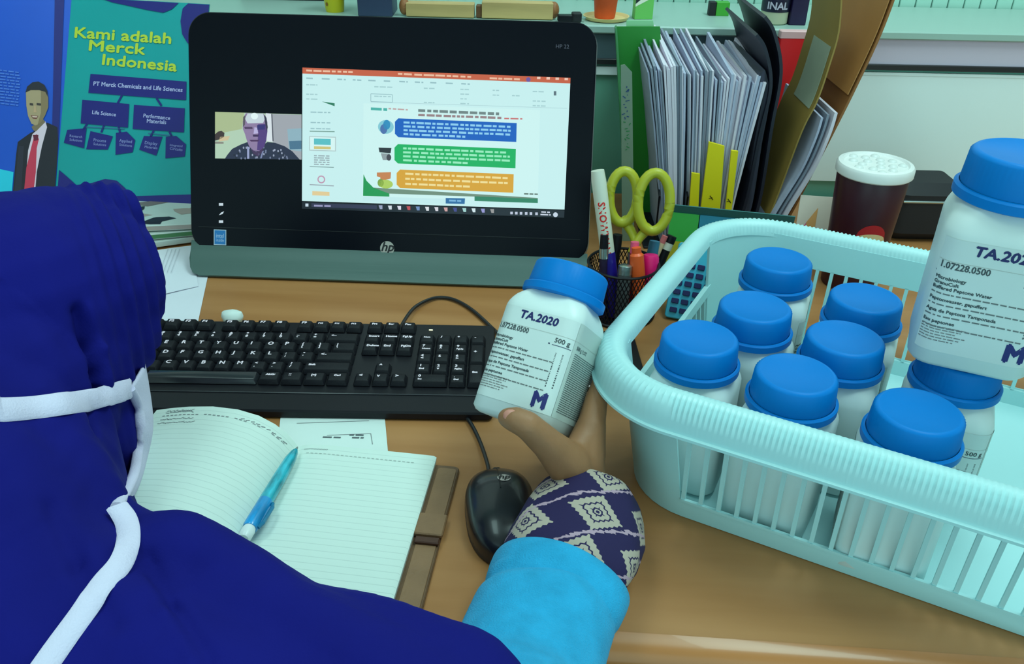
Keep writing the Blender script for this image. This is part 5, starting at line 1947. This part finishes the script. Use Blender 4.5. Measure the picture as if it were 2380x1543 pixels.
mb = MB(); mb.slab(0.010, 0.008, 0, 0.020, 0.001, 0.0006, Matrix.Translation((0.006, 0, 0))); obj('green_half', mb, mat('mid_green_card', S(56, 170, 50), 0.5), t)
mb = MB(); mb.slab(0.005, 0.008, 0, 0.020, 0.001, 0.0006, Matrix.Translation((-0.0095, 0, 0))); obj('black_half', mb, M_black_matte, t)

# dark pad beside the basket
p = at_z(1440, 893, 0.010)
t = thing('black_desk_pad', 'thin black pad with a pale edge beside the basket behind the hand', 'desk pad', (p.x - 0.022, p.y + 0.052, 0), math.radians(2))
mb = MB(); mb.slab(0.050, 0.058, 0, 0.009, 0.003, 0.001); obj('pad', mb, M_black, t)
mb = MB(); mb.box((0, -0.0555, 0.0093), (0.096, 0.003, 0.0008)); obj('pale_edge', mb, mat('pale_edge', S(150, 170, 168), 0.4), t)


# ------------------------------------------------------------------ the person
def blob(balls, voxel, smooth=8, fac=0.5):
    """one continuous surface grown from overlapping ellipsoids: (centre, (rx, ry, rz))"""
    mb = MB()
    for c, r in balls:
        mb.sphere(c, r, 16, 11)
    me = bpy.data.meshes.new('tmp'); me.from_pydata(mb.v, [], mb.f); me.update()
    o = bpy.data.objects.new('tmp', me); COL.objects.link(o)
    m = o.modifiers.new('r', 'REMESH'); m.mode = 'VOXEL'; m.voxel_size = voxel
    m2 = o.modifiers.new('s', 'SMOOTH'); m2.iterations = smooth; m2.factor = fac
    dg = bpy.context.evaluated_depsgraph_get()
    out = bpy.data.meshes.new_from_object(o.evaluated_get(dg))
    bpy.data.objects.remove(o); bpy.data.meshes.remove(me)
    return out


def chain(pts, step=0.35):
    """pts: (Vector, radius or (rx, ry, rz)); filled in with balls between"""
    out = []
    for (a, ra), (b, rb) in zip(pts[:-1], pts[1:]):
        ra = ra if isinstance(ra, tuple) else (ra,) * 3
        rb = rb if isinstance(rb, tuple) else (rb,) * 3
        a, b = Vector(a), Vector(b)
        n = max(2, int((b - a).length / (min(min(ra), min(rb)) * step)) + 1)
        for i in range(n + 1):
            k = i / n
            out.append((a.lerp(b, k), tuple(p + (q - p) * k for p, q in zip(ra, rb))))
    return out


def person():
    g = at_d
    elbow = Vector((0.004, 0.290, 0.060))
    base = Vector((-0.28, 0.12, -0.40))
    t = thing('person', 'person in navy headscarf and white face mask holding up a bottle at the desk', 'person', base)
    # ---- body: torso, head, right arm and hand as one surface
    wrist = g(1345, 1122, 0.690)
    B = []
    hip = Vector((-0.30, 0.10, -0.30)); chest = Vector((-0.32, 0.30, -0.04)); neck = Vector((-0.345, 0.42, 0.08))
    B += chain([(hip, (0.15, 0.12, 0.12)), (chest, (0.135, 0.095, 0.11)), (neck, 0.045)], 0.5)
    head = g(85, 715, 0.655); jaw = g(165, 985, 0.672)
    B += chain([(neck, 0.045), (jaw, 0.048), (head, 0.068)], 0.4)
    face_dir = Vector((0.60, 0.70, -0.38)).normalized()
    B += [(jaw + face_dir * 0.02, (0.040,) * 3), (head + face_dir * 0.02, (0.056,) * 3)]
    nose = jaw.lerp(head, 0.10) + face_dir * 0.050
    B += [(nose, (0.012,) * 3)]
    sh = g(350, 1420, 0.53)
    elb = g(1185, 1665, 0.515)
    B += chain([(chest + Vector((0.02, 0.0, 0.04)), 0.06), (sh, 0.032), (g(640, 1560, 0.510), 0.030), (g(900, 1640, 0.490), 0.030), (elb, 0.030), (g(1228, 1530, 0.556), 0.027), (g(1308, 1322, 0.630), (0.025, 0.025, 0.022)), (wrist, (0.0235, 0.020, 0.019))], 0.4)
    # palm: from the wrist up to the knuckles
    mcp_i, mcp_m, mcp_r, mcp_l = g(1374, 992, 0.697), g(1376, 1006, 0.722), g(1368, 1032, 0.742), g(1356, 1058, 0.752)
    B += chain([(wrist, (0.022, 0.019, 0.018)), (g(1352, 1075, 0.693), 0.0190), (mcp_i, 0.0125)], 0.3)
    B += chain([(wrist, 0.018), (g(1362, 1060, 0.710), 0.0165), (mcp_m, 0.0120)], 0.3)
    B += chain([(wrist, 0.017), (g(1358, 1075, 0.722), 0.0155), (mcp_r, 0.0115)], 0.3)
    B += chain([(wrist, 0.016), (g(1350, 1090, 0.725), 0.0140), (mcp_l, 0.0105)], 0.3)
    # thumb across the front of the bottle
    th_ = [(wrist, 0.017), (g(1322, 1080, 0.676), 0.0178), (g(1276, 1034, 0.655), 0.0128), (g(1226, 988, 0.641), 0.0108), (g(1200, 976, 0.642), 0.0100), (g(1180, 971, 0.645), 0.0078)]
    B += chain(th_, 0.3)
    # web between thumb and forefinger
    B += chain([(g(1322, 1072, 0.678), 0.013), (g(1345, 1040, 0.686), 0.011), (mcp_i, 0.0110)], 0.3)
    # forefinger up the right side, the others round the back
    B += chain([(mcp_i, 0.0118), (g(1385, 935, 0.706), 0.0098), (g(1397, 893, 0.712), 0.0084), (g(1405, 863, 0.716), 0.0066)], 0.3)
    B += chain([(mcp_m, 0.0112), (g(1384, 950, 0.760), 0.0094), (g(1352, 925, 0.786), 0.0082), (g(1320, 918, 0.788), 0.0065)], 0.3)
    B += chain([(mcp_r, 0.0106), (g(1370, 985, 0.775), 0.0090), (g(1330, 965, 0.788), 0.0078), (g(1300, 958, 0.785), 0.0062)], 0.3)
    B += chain([(mcp_l, 0.0095), (g(1348, 1022, 0.770), 0.0082), (g(1315, 1008, 0.776), 0.0070), (g(1290, 1002, 0.772), 0.0056)], 0.3)
    me = blob(B, 0.0022, 5)
    inv = WM[t].inverted() @ DZ
    me.transform(inv); me.materials.clear(); me.materials.append(M_skin); me.shade_smooth()
    obj('body', me, None, t, label='bare hand and wrist')
    # thumb nail
    tip = g(1186, 968, 0.645)
    d = (g(1180, 971, 0.645) - g(1226, 988, 0.641)).normalized()
    nrm = (CAM - tip).normalized(); nrm = (nrm - d * nrm.dot(d)).normalized(); sd = d.cross(nrm)
    rot = Matrix((d, sd, nrm)).transposed().to_4x4()
    mb = MB(); mb.sphere((0, 0, 0), (0.0070, 0.0052, 0.0016), 14, 8, Matrix.Translation(g(1190, 968, 0.6365)) @ rot)
    obj('thumb_nail', mb, M_nail, t, world=True)

    # ---- headscarf: head, nape, shoulders and the cloak over the upper arm
    H = []
    H += [(g(138, 668, 0.660), (0.077,) * 3), (g(60, 700, 0.640), (0.082,) * 3), (g(-40, 740, 0.630), (0.088,) * 3), (g(152, 745, 0.662), (0.070,) * 3), (g(132, 835, 0.662), (0.0645,) * 3), (g(60, 840, 0.64), (0.080,) * 3), (g(-30, 860, 0.63), (0.09,) * 3)]
    H += [(g(245, 512, 0.682), (0.030,) * 3), (g(205, 540, 0.675), (0.038,) * 3)]
    H += chain([(g(150, 830, 0.664), 0.055), (g(190, 930, 0.658), 0.040), (g(214, 1010, 0.662), 0.036), (g(214, 1090, 0.670), 0.029)], 0.3)
    H += chain([(g(132, 835, 0.662), 0.064), (g(135, 930, 0.665), 0.050), (g(150, 1010, 0.672), 0.040)], 0.3)
    H += chain([(g(0, 900, 0.62), 0.085), (g(20, 1030, 0.605), 0.060), (g(70, 1130, 0.585), 0.050), (g(130, 1220, 0.570), 0.047), (g(200, 1310, 0.555), 0.050)], 0.3)
    H += chain([(g(-120, 1000, 0.60), 0.10), (g(-60, 1250, 0.56), 0.10), (g(60, 1420, 0.54), 0.085)], 0.3)
    H += chain([(g(200, 1310, 0.552), 0.048), (g(300, 1370, 0.540), 0.048), (g(385, 1372, 0.530), 0.047), (g(520, 1452, 0.520), 0.050), (g(640, 1532, 0.510), 0.050), (g(780, 1576, 0.500), 0.050), (g(900, 1620, 0.490), 0.050), (g(1040, 1662, 0.480), 0.049)], 0.25)
    H += chain([(g(60, 1420, 0.54), 0.085), (g(250, 1560, 0.52), 0.085), (g(500, 1680, 0.50), 0.08), (g(800, 1760, 0.485), 0.07)], 0.3)
    H += chain([(chest, (0.145, 0.105, 0.12)), (hip, (0.17, 0.14, 0.14))], 0.4)
    H += chain([(g(60, 1420, 0.54), 0.085), (chest, (0.14, 0.105, 0.11))], 0.4)
    me = blob(H, 0.0023, 12)
    hc = g(100, 720, 0.65)
    me.calc_loop_triangles()
    ridge = Vector((0.80, 0.60, -0.05)).normalized()
    pre = BVHTree.FromPolygons([v.co.copy() for v in me.vertices], [list(f_.vertices) for f_ in me.polygons])

    def on_scarf(px, py):
        d = ray(px, py).normalized()
        hit = pre.ray_cast(CAM, d)
        return hit[0] if hit[0] is not None else g(px, py, 0.6)
    creases = []
    for line, dep, wid in (([(186, 725), (212, 800), (232, 870), (240, 910), (232, 990)], -0.0095, 0.0050), ([(205, 720), (236, 810), (256, 890)], 0.0030, 0.0050), ([(330, 1275), (400, 1400), (480, 1530)], -0.0042, 0.0050), ([(318, 1290), (385, 1415), (460, 1530)], 0.0026, 0.0050), ([(345, 1285), (420, 1292)], -0.0060, 0.0140), ([(120, 1180), (180, 1300), (260, 1440)], -0.0035, 0.0060)):
        pp_ = [on_scarf(*q_) for q_ in line]
        for a_, b_ in zip(pp_[:-1], pp_[1:]):
            creases.append((a_, b_, dep, wid))
    nors = [v.normal.copy() for v in me.vertices]
    for v, n in zip(me.vertices, nors):
        p = v.co
        dsp = 0.0
        q = (p - hc).dot(ridge)
        if (p - hc).length < 0.16 and p.z > 0.06:
            w = max(0.0, min(1.0, (q - 0.022) / 0.03))
            dsp += 0.0018 * w * math.sin(q * 2 * PI / 0.0100 + 1.2 * noise.noise(p * 12))
        # soft folds running along the arm and down the back
        if p.y < 0.50 or p.z < 0.06:
            dsp += 0.0035 * noise.noise(Vector((p.x * 6, p.y * 16, p.z * 10))) + 0.0022 * math.sin((p.x * 0.6 + p.y * 1.0 - p.z * 0.5) * 95 + 3 * noise.noise(p * 5))
        dsp += 0.0018 * noise.noise(p * 22)
        if n.dot((CAM - p).normalized()) > 0.1:
            for ax_, bx_, dep, wid in creases:
                ab = bx_ - ax_
                k_ = max(0.0, min(1.0, (p - ax_).dot(ab) / ab.length_squared))
                dd = (p - (ax_ + ab * k_)).length
                dsp += dep * math.exp(-(dd / wid) ** 2)
        v.co = p + n * dsp
    me.transform(inv); me.materials.clear(); me.materials.append(M_hijab); me.shade_smooth()
    sc = obj('headscarf', me, None, t, label='navy blue headscarf draped over shoulder and arm')
    bvh = BVHTree.FromPolygons([DZ.inverted() @ WM[t] @ v.co for v in me.vertices], [list(p.vertices) for p in me.polygons])

    # the fold behind the jaw
    def surf(px, py, lift=0.0, fallback=0.62):
        d = ray(px, py).normalized()
        hit = bvh.ray_cast(CAM, d)
        if hit[0] is None or hit[3] > 0.9:
            return g(px, py, fallback), -d
        return hit[0] + hit[1] * lift, hit[1]

    # ---- sleeve and patterned cuff
    Sx = (1, 1, 0.76)

    def el(p, r):
        return (p, (r, r, r * 0.74))
    SL = chain([el(g(1284, 1398, 0.602), 0.0455), el(g(1276, 1415, 0.595), 0.0480), el(g(1258, 1440, 0.585), 0.0500), el(g(1225, 1530, 0.556), 0.0500), el(g(1190, 1640, 0.520), 0.052), (elbow + Vector((0, -0.01, 0)), 0.052)], 0.25)
    me = blob(SL, 0.0028, 10)
    ax = (g(1310, 1318, 0.630) - g(1225, 1530, 0.556)).normalized()
    o0 = g(1310, 1318, 0.630)
    nors = [v.normal.copy() for v in me.vertices]
    for v, n in zip(me.vertices, nors):
        p = v.co
        s_ = (p - o0).dot(ax)
        a = math.atan2((p - o0).z, (p - o0).x)
        dsp = 0.0030 * noise.noise(Vector((p.x * 22, p.y * 7, p.z * 12))) + 0.0035 * math.exp(-((s_ + 0.020 - 0.012 * math.cos(a)) / 0.006) ** 2) * (1 if p.z > 0.02 else 0.3) + 0.0028 * math.exp(-((s_ + 0.002) / 0.004) ** 2)
        dsp -= 0.0030 * math.exp(-((s_ + 0.032 - 0.012 * math.cos(a)) / 0.005) ** 2)
        v.co = p + n * dsp
        v.co.z = max(v.co.z, 0.0015 if v.co.y > 0.405 else v.co.z)
    me.transform(inv); me.materials.clear(); me.materials.append(M_sleeve); me.shade_smooth()
    obj('sleeve', me, None, t, label='turquoise knit sleeve')
    m = mat('patterned_cloth', S(22, 18, 62), 0.85)
    nt = m.node_tree
    N_, Lk = nt.nodes.new, nt.links.new
    bs = nt.nodes['Principled BSDF']
    uv = N_('ShaderNodeUVMap')
    nz = N_('ShaderNodeTexNoise'); nz.inputs['Scale'].default_value = 30
    sep = N_('ShaderNodeSeparateXYZ'); Lk(uv.outputs[0], sep.inputs[0])

    def mth(op, a, b=None, c=None):
        n_ = N_('ShaderNodeMath'); n_.operation = op
        for i, v_ in enumerate((a, b, c)):
            if v_ is None:
                continue
            if isinstance(v_, (int, float)):
                n_.inputs[i].default_value = v_
            else:
                Lk(v_, n_.inputs[i])
        return n_.outputs[0]
    U = mth('ADD', mth('MULTIPLY', sep.outputs['X'], 6.0), 0.30)
    V_ = mth('ADD', mth('MULTIPLY', sep.outputs['Y'], 2.1), mth('MULTIPLY', mth('FLOOR', U), 0.5))
    fu = mth('ABSOLUTE', mth('SUBTRACT', mth('FRACT', U), 0.5))
    fv = mth('ABSOLUTE', mth('SUBTRACT', mth('FRACT', V_), 0.5))
    d_ = mth('ADD', fu, fv)
    # stepped diamond edge
    zig = mth('MULTIPLY', mth('PINGPONG', mth('MULTIPLY', mth('SUBTRACT', fu, fv), 14.0), 1.0), 0.045)
    dz = mth('ADD', d_, zig)
    rp = N_('ShaderNodeValToRGB'); rp.color_ramp.interpolation = 'CONSTANT'
    E_ = rp.color_ramp.elements
    nv, cr = S(24, 18, 70), S(150, 166, 150)
    stops = [(0.0, nv), (0.05, cr), (0.09, nv), (0.14, cr), (0.25, nv), (0.29, cr), (0.46, nv)]
    E_[0].position, E_[0].color = 0.0, (*nv, 1)
    E_[1].position, E_[1].color = 0.05, (*cr, 1)
    for pos, cl in stops[2:]:
        e = E_.new(pos); e.color = (*cl, 1)
    Lk(dz, rp.inputs[0])
    # wavy thin lines between the diamonds
    wl = mth('ABSOLUTE', mth('SUBTRACT', mth('FRACT', mth('ADD', mth('ADD', mth('MULTIPLY', sep.outputs['X'], 4.6), mth('MULTIPLY', sep.outputs['Y'], 2.0)), mth('MULTIPLY', nz.outputs['Fac'], 0.2))), 0.5))
    ln_ = mth('LESS_THAN', wl, 0.035)
    Lk(uv.outputs[0], nz.inputs['Vector'])
    mx = N_('ShaderNodeMix'); mx.data_type = 'RGBA'
    Lk(ln_, mx.inputs['Factor']); Lk(rp.outputs[0], mx.inputs['A']); mx.inputs['B'].default_value = (*S(150, 150, 166), 1)
    Lk(mx.outputs['Result'], bs.inputs['Base Color'])
    bp = N_('ShaderNodeBump'); bp.inputs['Strength'].default_value = 0.2; bp.inputs['Distance'].default_value = 0.001
    n3 = N_('ShaderNodeTexNoise'); n3.inputs['Scale'].default_value = 300
    Lk(uv.outputs[0], n3.inputs['Vector']); Lk(n3.outputs['Fac'], bp.inputs['Height']); Lk(bp.outputs[0], bs.inputs['Normal'])
    c0, c1 = g(1302, 1345, 0.618), g(1374, 1158, 0.686)
    c0.z = 0.036; c1.z = 0.039
    axc = (c1 - c0).normalized(); sdc = axc.cross(Vector((0, 0, 1))).normalized(); upc = sdc.cross(axc)
    stations = [(-0.25, 0.040, 0.028), (0.0, 0.0455, 0.031), (0.12, 0.0475, 0.0325), (0.35, 0.0500, 0.0345), (0.62, 0.0495, 0.0345), (0.85, 0.0450, 0.0335), (0.96, 0.0415, 0.0325), (1.0, 0.0395, 0.0310), (0.985, 0.0370, 0.0290), (0.90, 0.0340, 0.0265)]
    nn = 72
    mb = MB()
    Lc = (c1 - c0).length
    for q, (k, rx, rz) in enumerate(stations):
        for i in range(nn + 1):
            a = 2 * PI * i / nn
            wob = 1 + 0.03 * math.sin(3 * a + 4 * k) + 0.02 * math.sin(7 * a - 5 * k)
            p = c0 + axc * (Lc * k) + sdc * (rx * wob * math.cos(a)) + upc * (rz * wob * math.sin(a))
            p.z = max(p.z, 0.002)
            mb.v.append(p)
            mb.uv[len(mb.v) - 1] = (i / nn, k if q < 8 else 2 - k)
    for q in range(len(stations) - 1):
        for i in range(nn):
            a = q * (nn + 1) + i
            mb.f.append([a, a + 1, a + nn + 2, a + nn + 1]); mb.m.append(0)
    hem = MB()
    for k, rx, rz in ((-0.42, 0.0455, 0.0320), (-0.24, 0.0505, 0.0352), (-0.12, 0.0518, 0.0366), (-0.055, 0.0520, 0.0366), (-0.03, 0.0500, 0.0350), (-0.06, 0.0470, 0.0325)):
        ring = []
        for i in range(64):
            a = 2 * PI * i / 64
            kk = k + 0.05 * math.sin(a) - 0.03 * math.cos(a)
            p = c0 + axc * (Lc * kk) + sdc * (rx * (1 + 0.02 * math.sin(4 * a)) * math.cos(a)) + upc * (rz * math.sin(a))
            p.z = max(p.z, 0.0016)
            ring.append(p)
        hem.v += ring
    for q in range(5):
        for i in range(64):
            j = (i + 1) % 64
            hem.f.append([q * 64 + i, q * 64 + j, (q + 1) * 64 + j, (q + 1) * 64 + i]); hem.m.append(0)
    obj('sleeve_hem', hem, M_sleeve, t, world=True, sharp=80)
    obj('patterned_cuff', mb, m, t, world=True, sharp=80, label='navy cuff with cream woven diamond pattern')

    # ---- face mask with its ties: from the near cheek round the nose to the far cheek
    inner_px = [(292, 902), (312, 940), (318, 990), (313, 1050), (298, 1115), (270, 1186)]
    outer_px = [(334, 846), (350, 945), (352, 1000), (340, 1062), (322, 1125), (286, 1192)]
    inn, out_, front, far = [], [], [], []
    for (ix, iy), (ox, oy) in zip(inner_px, outer_px):
        p, n = surf(ix, iy, 0.0030, 0.655)
        dist = (p - CAM).dot(FW)
        inn.append(p)
        out_.append(g(ox, oy, dist + 0.030))
        front.append(g(ox - 14, oy, dist + 0.075))
        far.append(g(ox - 110, oy, dist + 0.110))
    cols = [spline(c_, 5) for c_ in (inn, out_, front, far)]
    rows = []
    for k in range(len(cols[0])):
        row = spline([c_[k] for c_ in cols], 7)
        rows.append([p + (CAM - p).normalized() * (0.0011 * math.sin(k * 1.25)) for p in row])
    mk = MB(); w_ = len(rows[0])
    mk.add([p for r_ in rows for p in r_], [(j * w_ + i, j * w_ + i + 1, (j + 1) * w_ + i + 1, (j + 1) * w_ + i) for j in range(len(rows) - 1) for i in range(w_ - 1)])
    mask = obj('face_mask', mk, M_mask, t, world=True, sharp=None, label='white cloth face mask')
    mask.data.shade_smooth()
    sd_ = mask.modifiers.new('thickness', 'SOLIDIFY'); sd_.thickness = 0.0016; sd_.offset = 0

    def strap(pix, name, w, fall=0.62, end=None, lead=()):
        pts, ns = list(lead), []
        for px, py in pix:
            p, n = surf(px, py, 0.0022, fall)
            pts.append(p); ns.append(n)
        if end is not None:
            pts.append(end)
        pts = spline(pts, 5)
        mb = MB()
        rings = []
        for i, p in enumerate(pts):
            d = (pts[min(i + 1, len(pts) - 1)] - pts[max(i - 1, 0)]).normalized()
            hit = bvh.find_nearest(p)
            n = (hit[1] if hit[0] is not None else (CAM - p).normalized())
            view = (CAM - p).normalized()
            n = (n * 0.5 + view * 0.5).normalized()
            s_ = d.cross(n).normalized()
            n = s_.cross(d)
            rings.append([p - s_ * w + n * 0.0002, p - s_ * w * 0.8 + n * 0.0016, p + s_ * w * 0.8 + n * 0.0016, p + s_ * w + n * 0.0002, p - n * 0.0008])
        mb.loft(rings)
        obj(name, mb, M_mask, mask, world=True, sharp=60)
    mb = MB(); mb.tube(cols[0], 0.0040, 10, flat=0.7); obj('mask_binding', mb, M_mask, mask, world=True, sharp=60)
    # the upper tie runs on round the back of the head
    p0, _n = surf(-60, 953, 0.0022, 0.645)
    mid_ = g(-30, 900, 0.66)
    upa = (head - jaw).normalized()
    lead = []
    for k in range(7, 0, -1):
        dv = p0 - mid_
        dv = Matrix.Rotation(-math.radians(22) * k, 3, upa) @ dv
        hit = bvh.ray_cast(mid_ + dv.normalized() * 0.35, -dv.normalized())
        if hit[0] is not None:
            lead.append(hit[0] + hit[1] * 0.0022)
    strap([(-60, 953), (0, 957), (80, 952), (150, 941), (200, 930), (272, 911)], 'upper_tie', 0.0078, 0.645, inn[0], lead)
    strap([(60, 1620), (100, 1560), (150, 1490), (200, 1420), (242, 1362), (276, 1318), (298, 1265), (296, 1220)], 'lower_tie', 0.0066, 0.58, inn[-1] + (CAM - inn[-1]).normalized() * 0.006)


person()
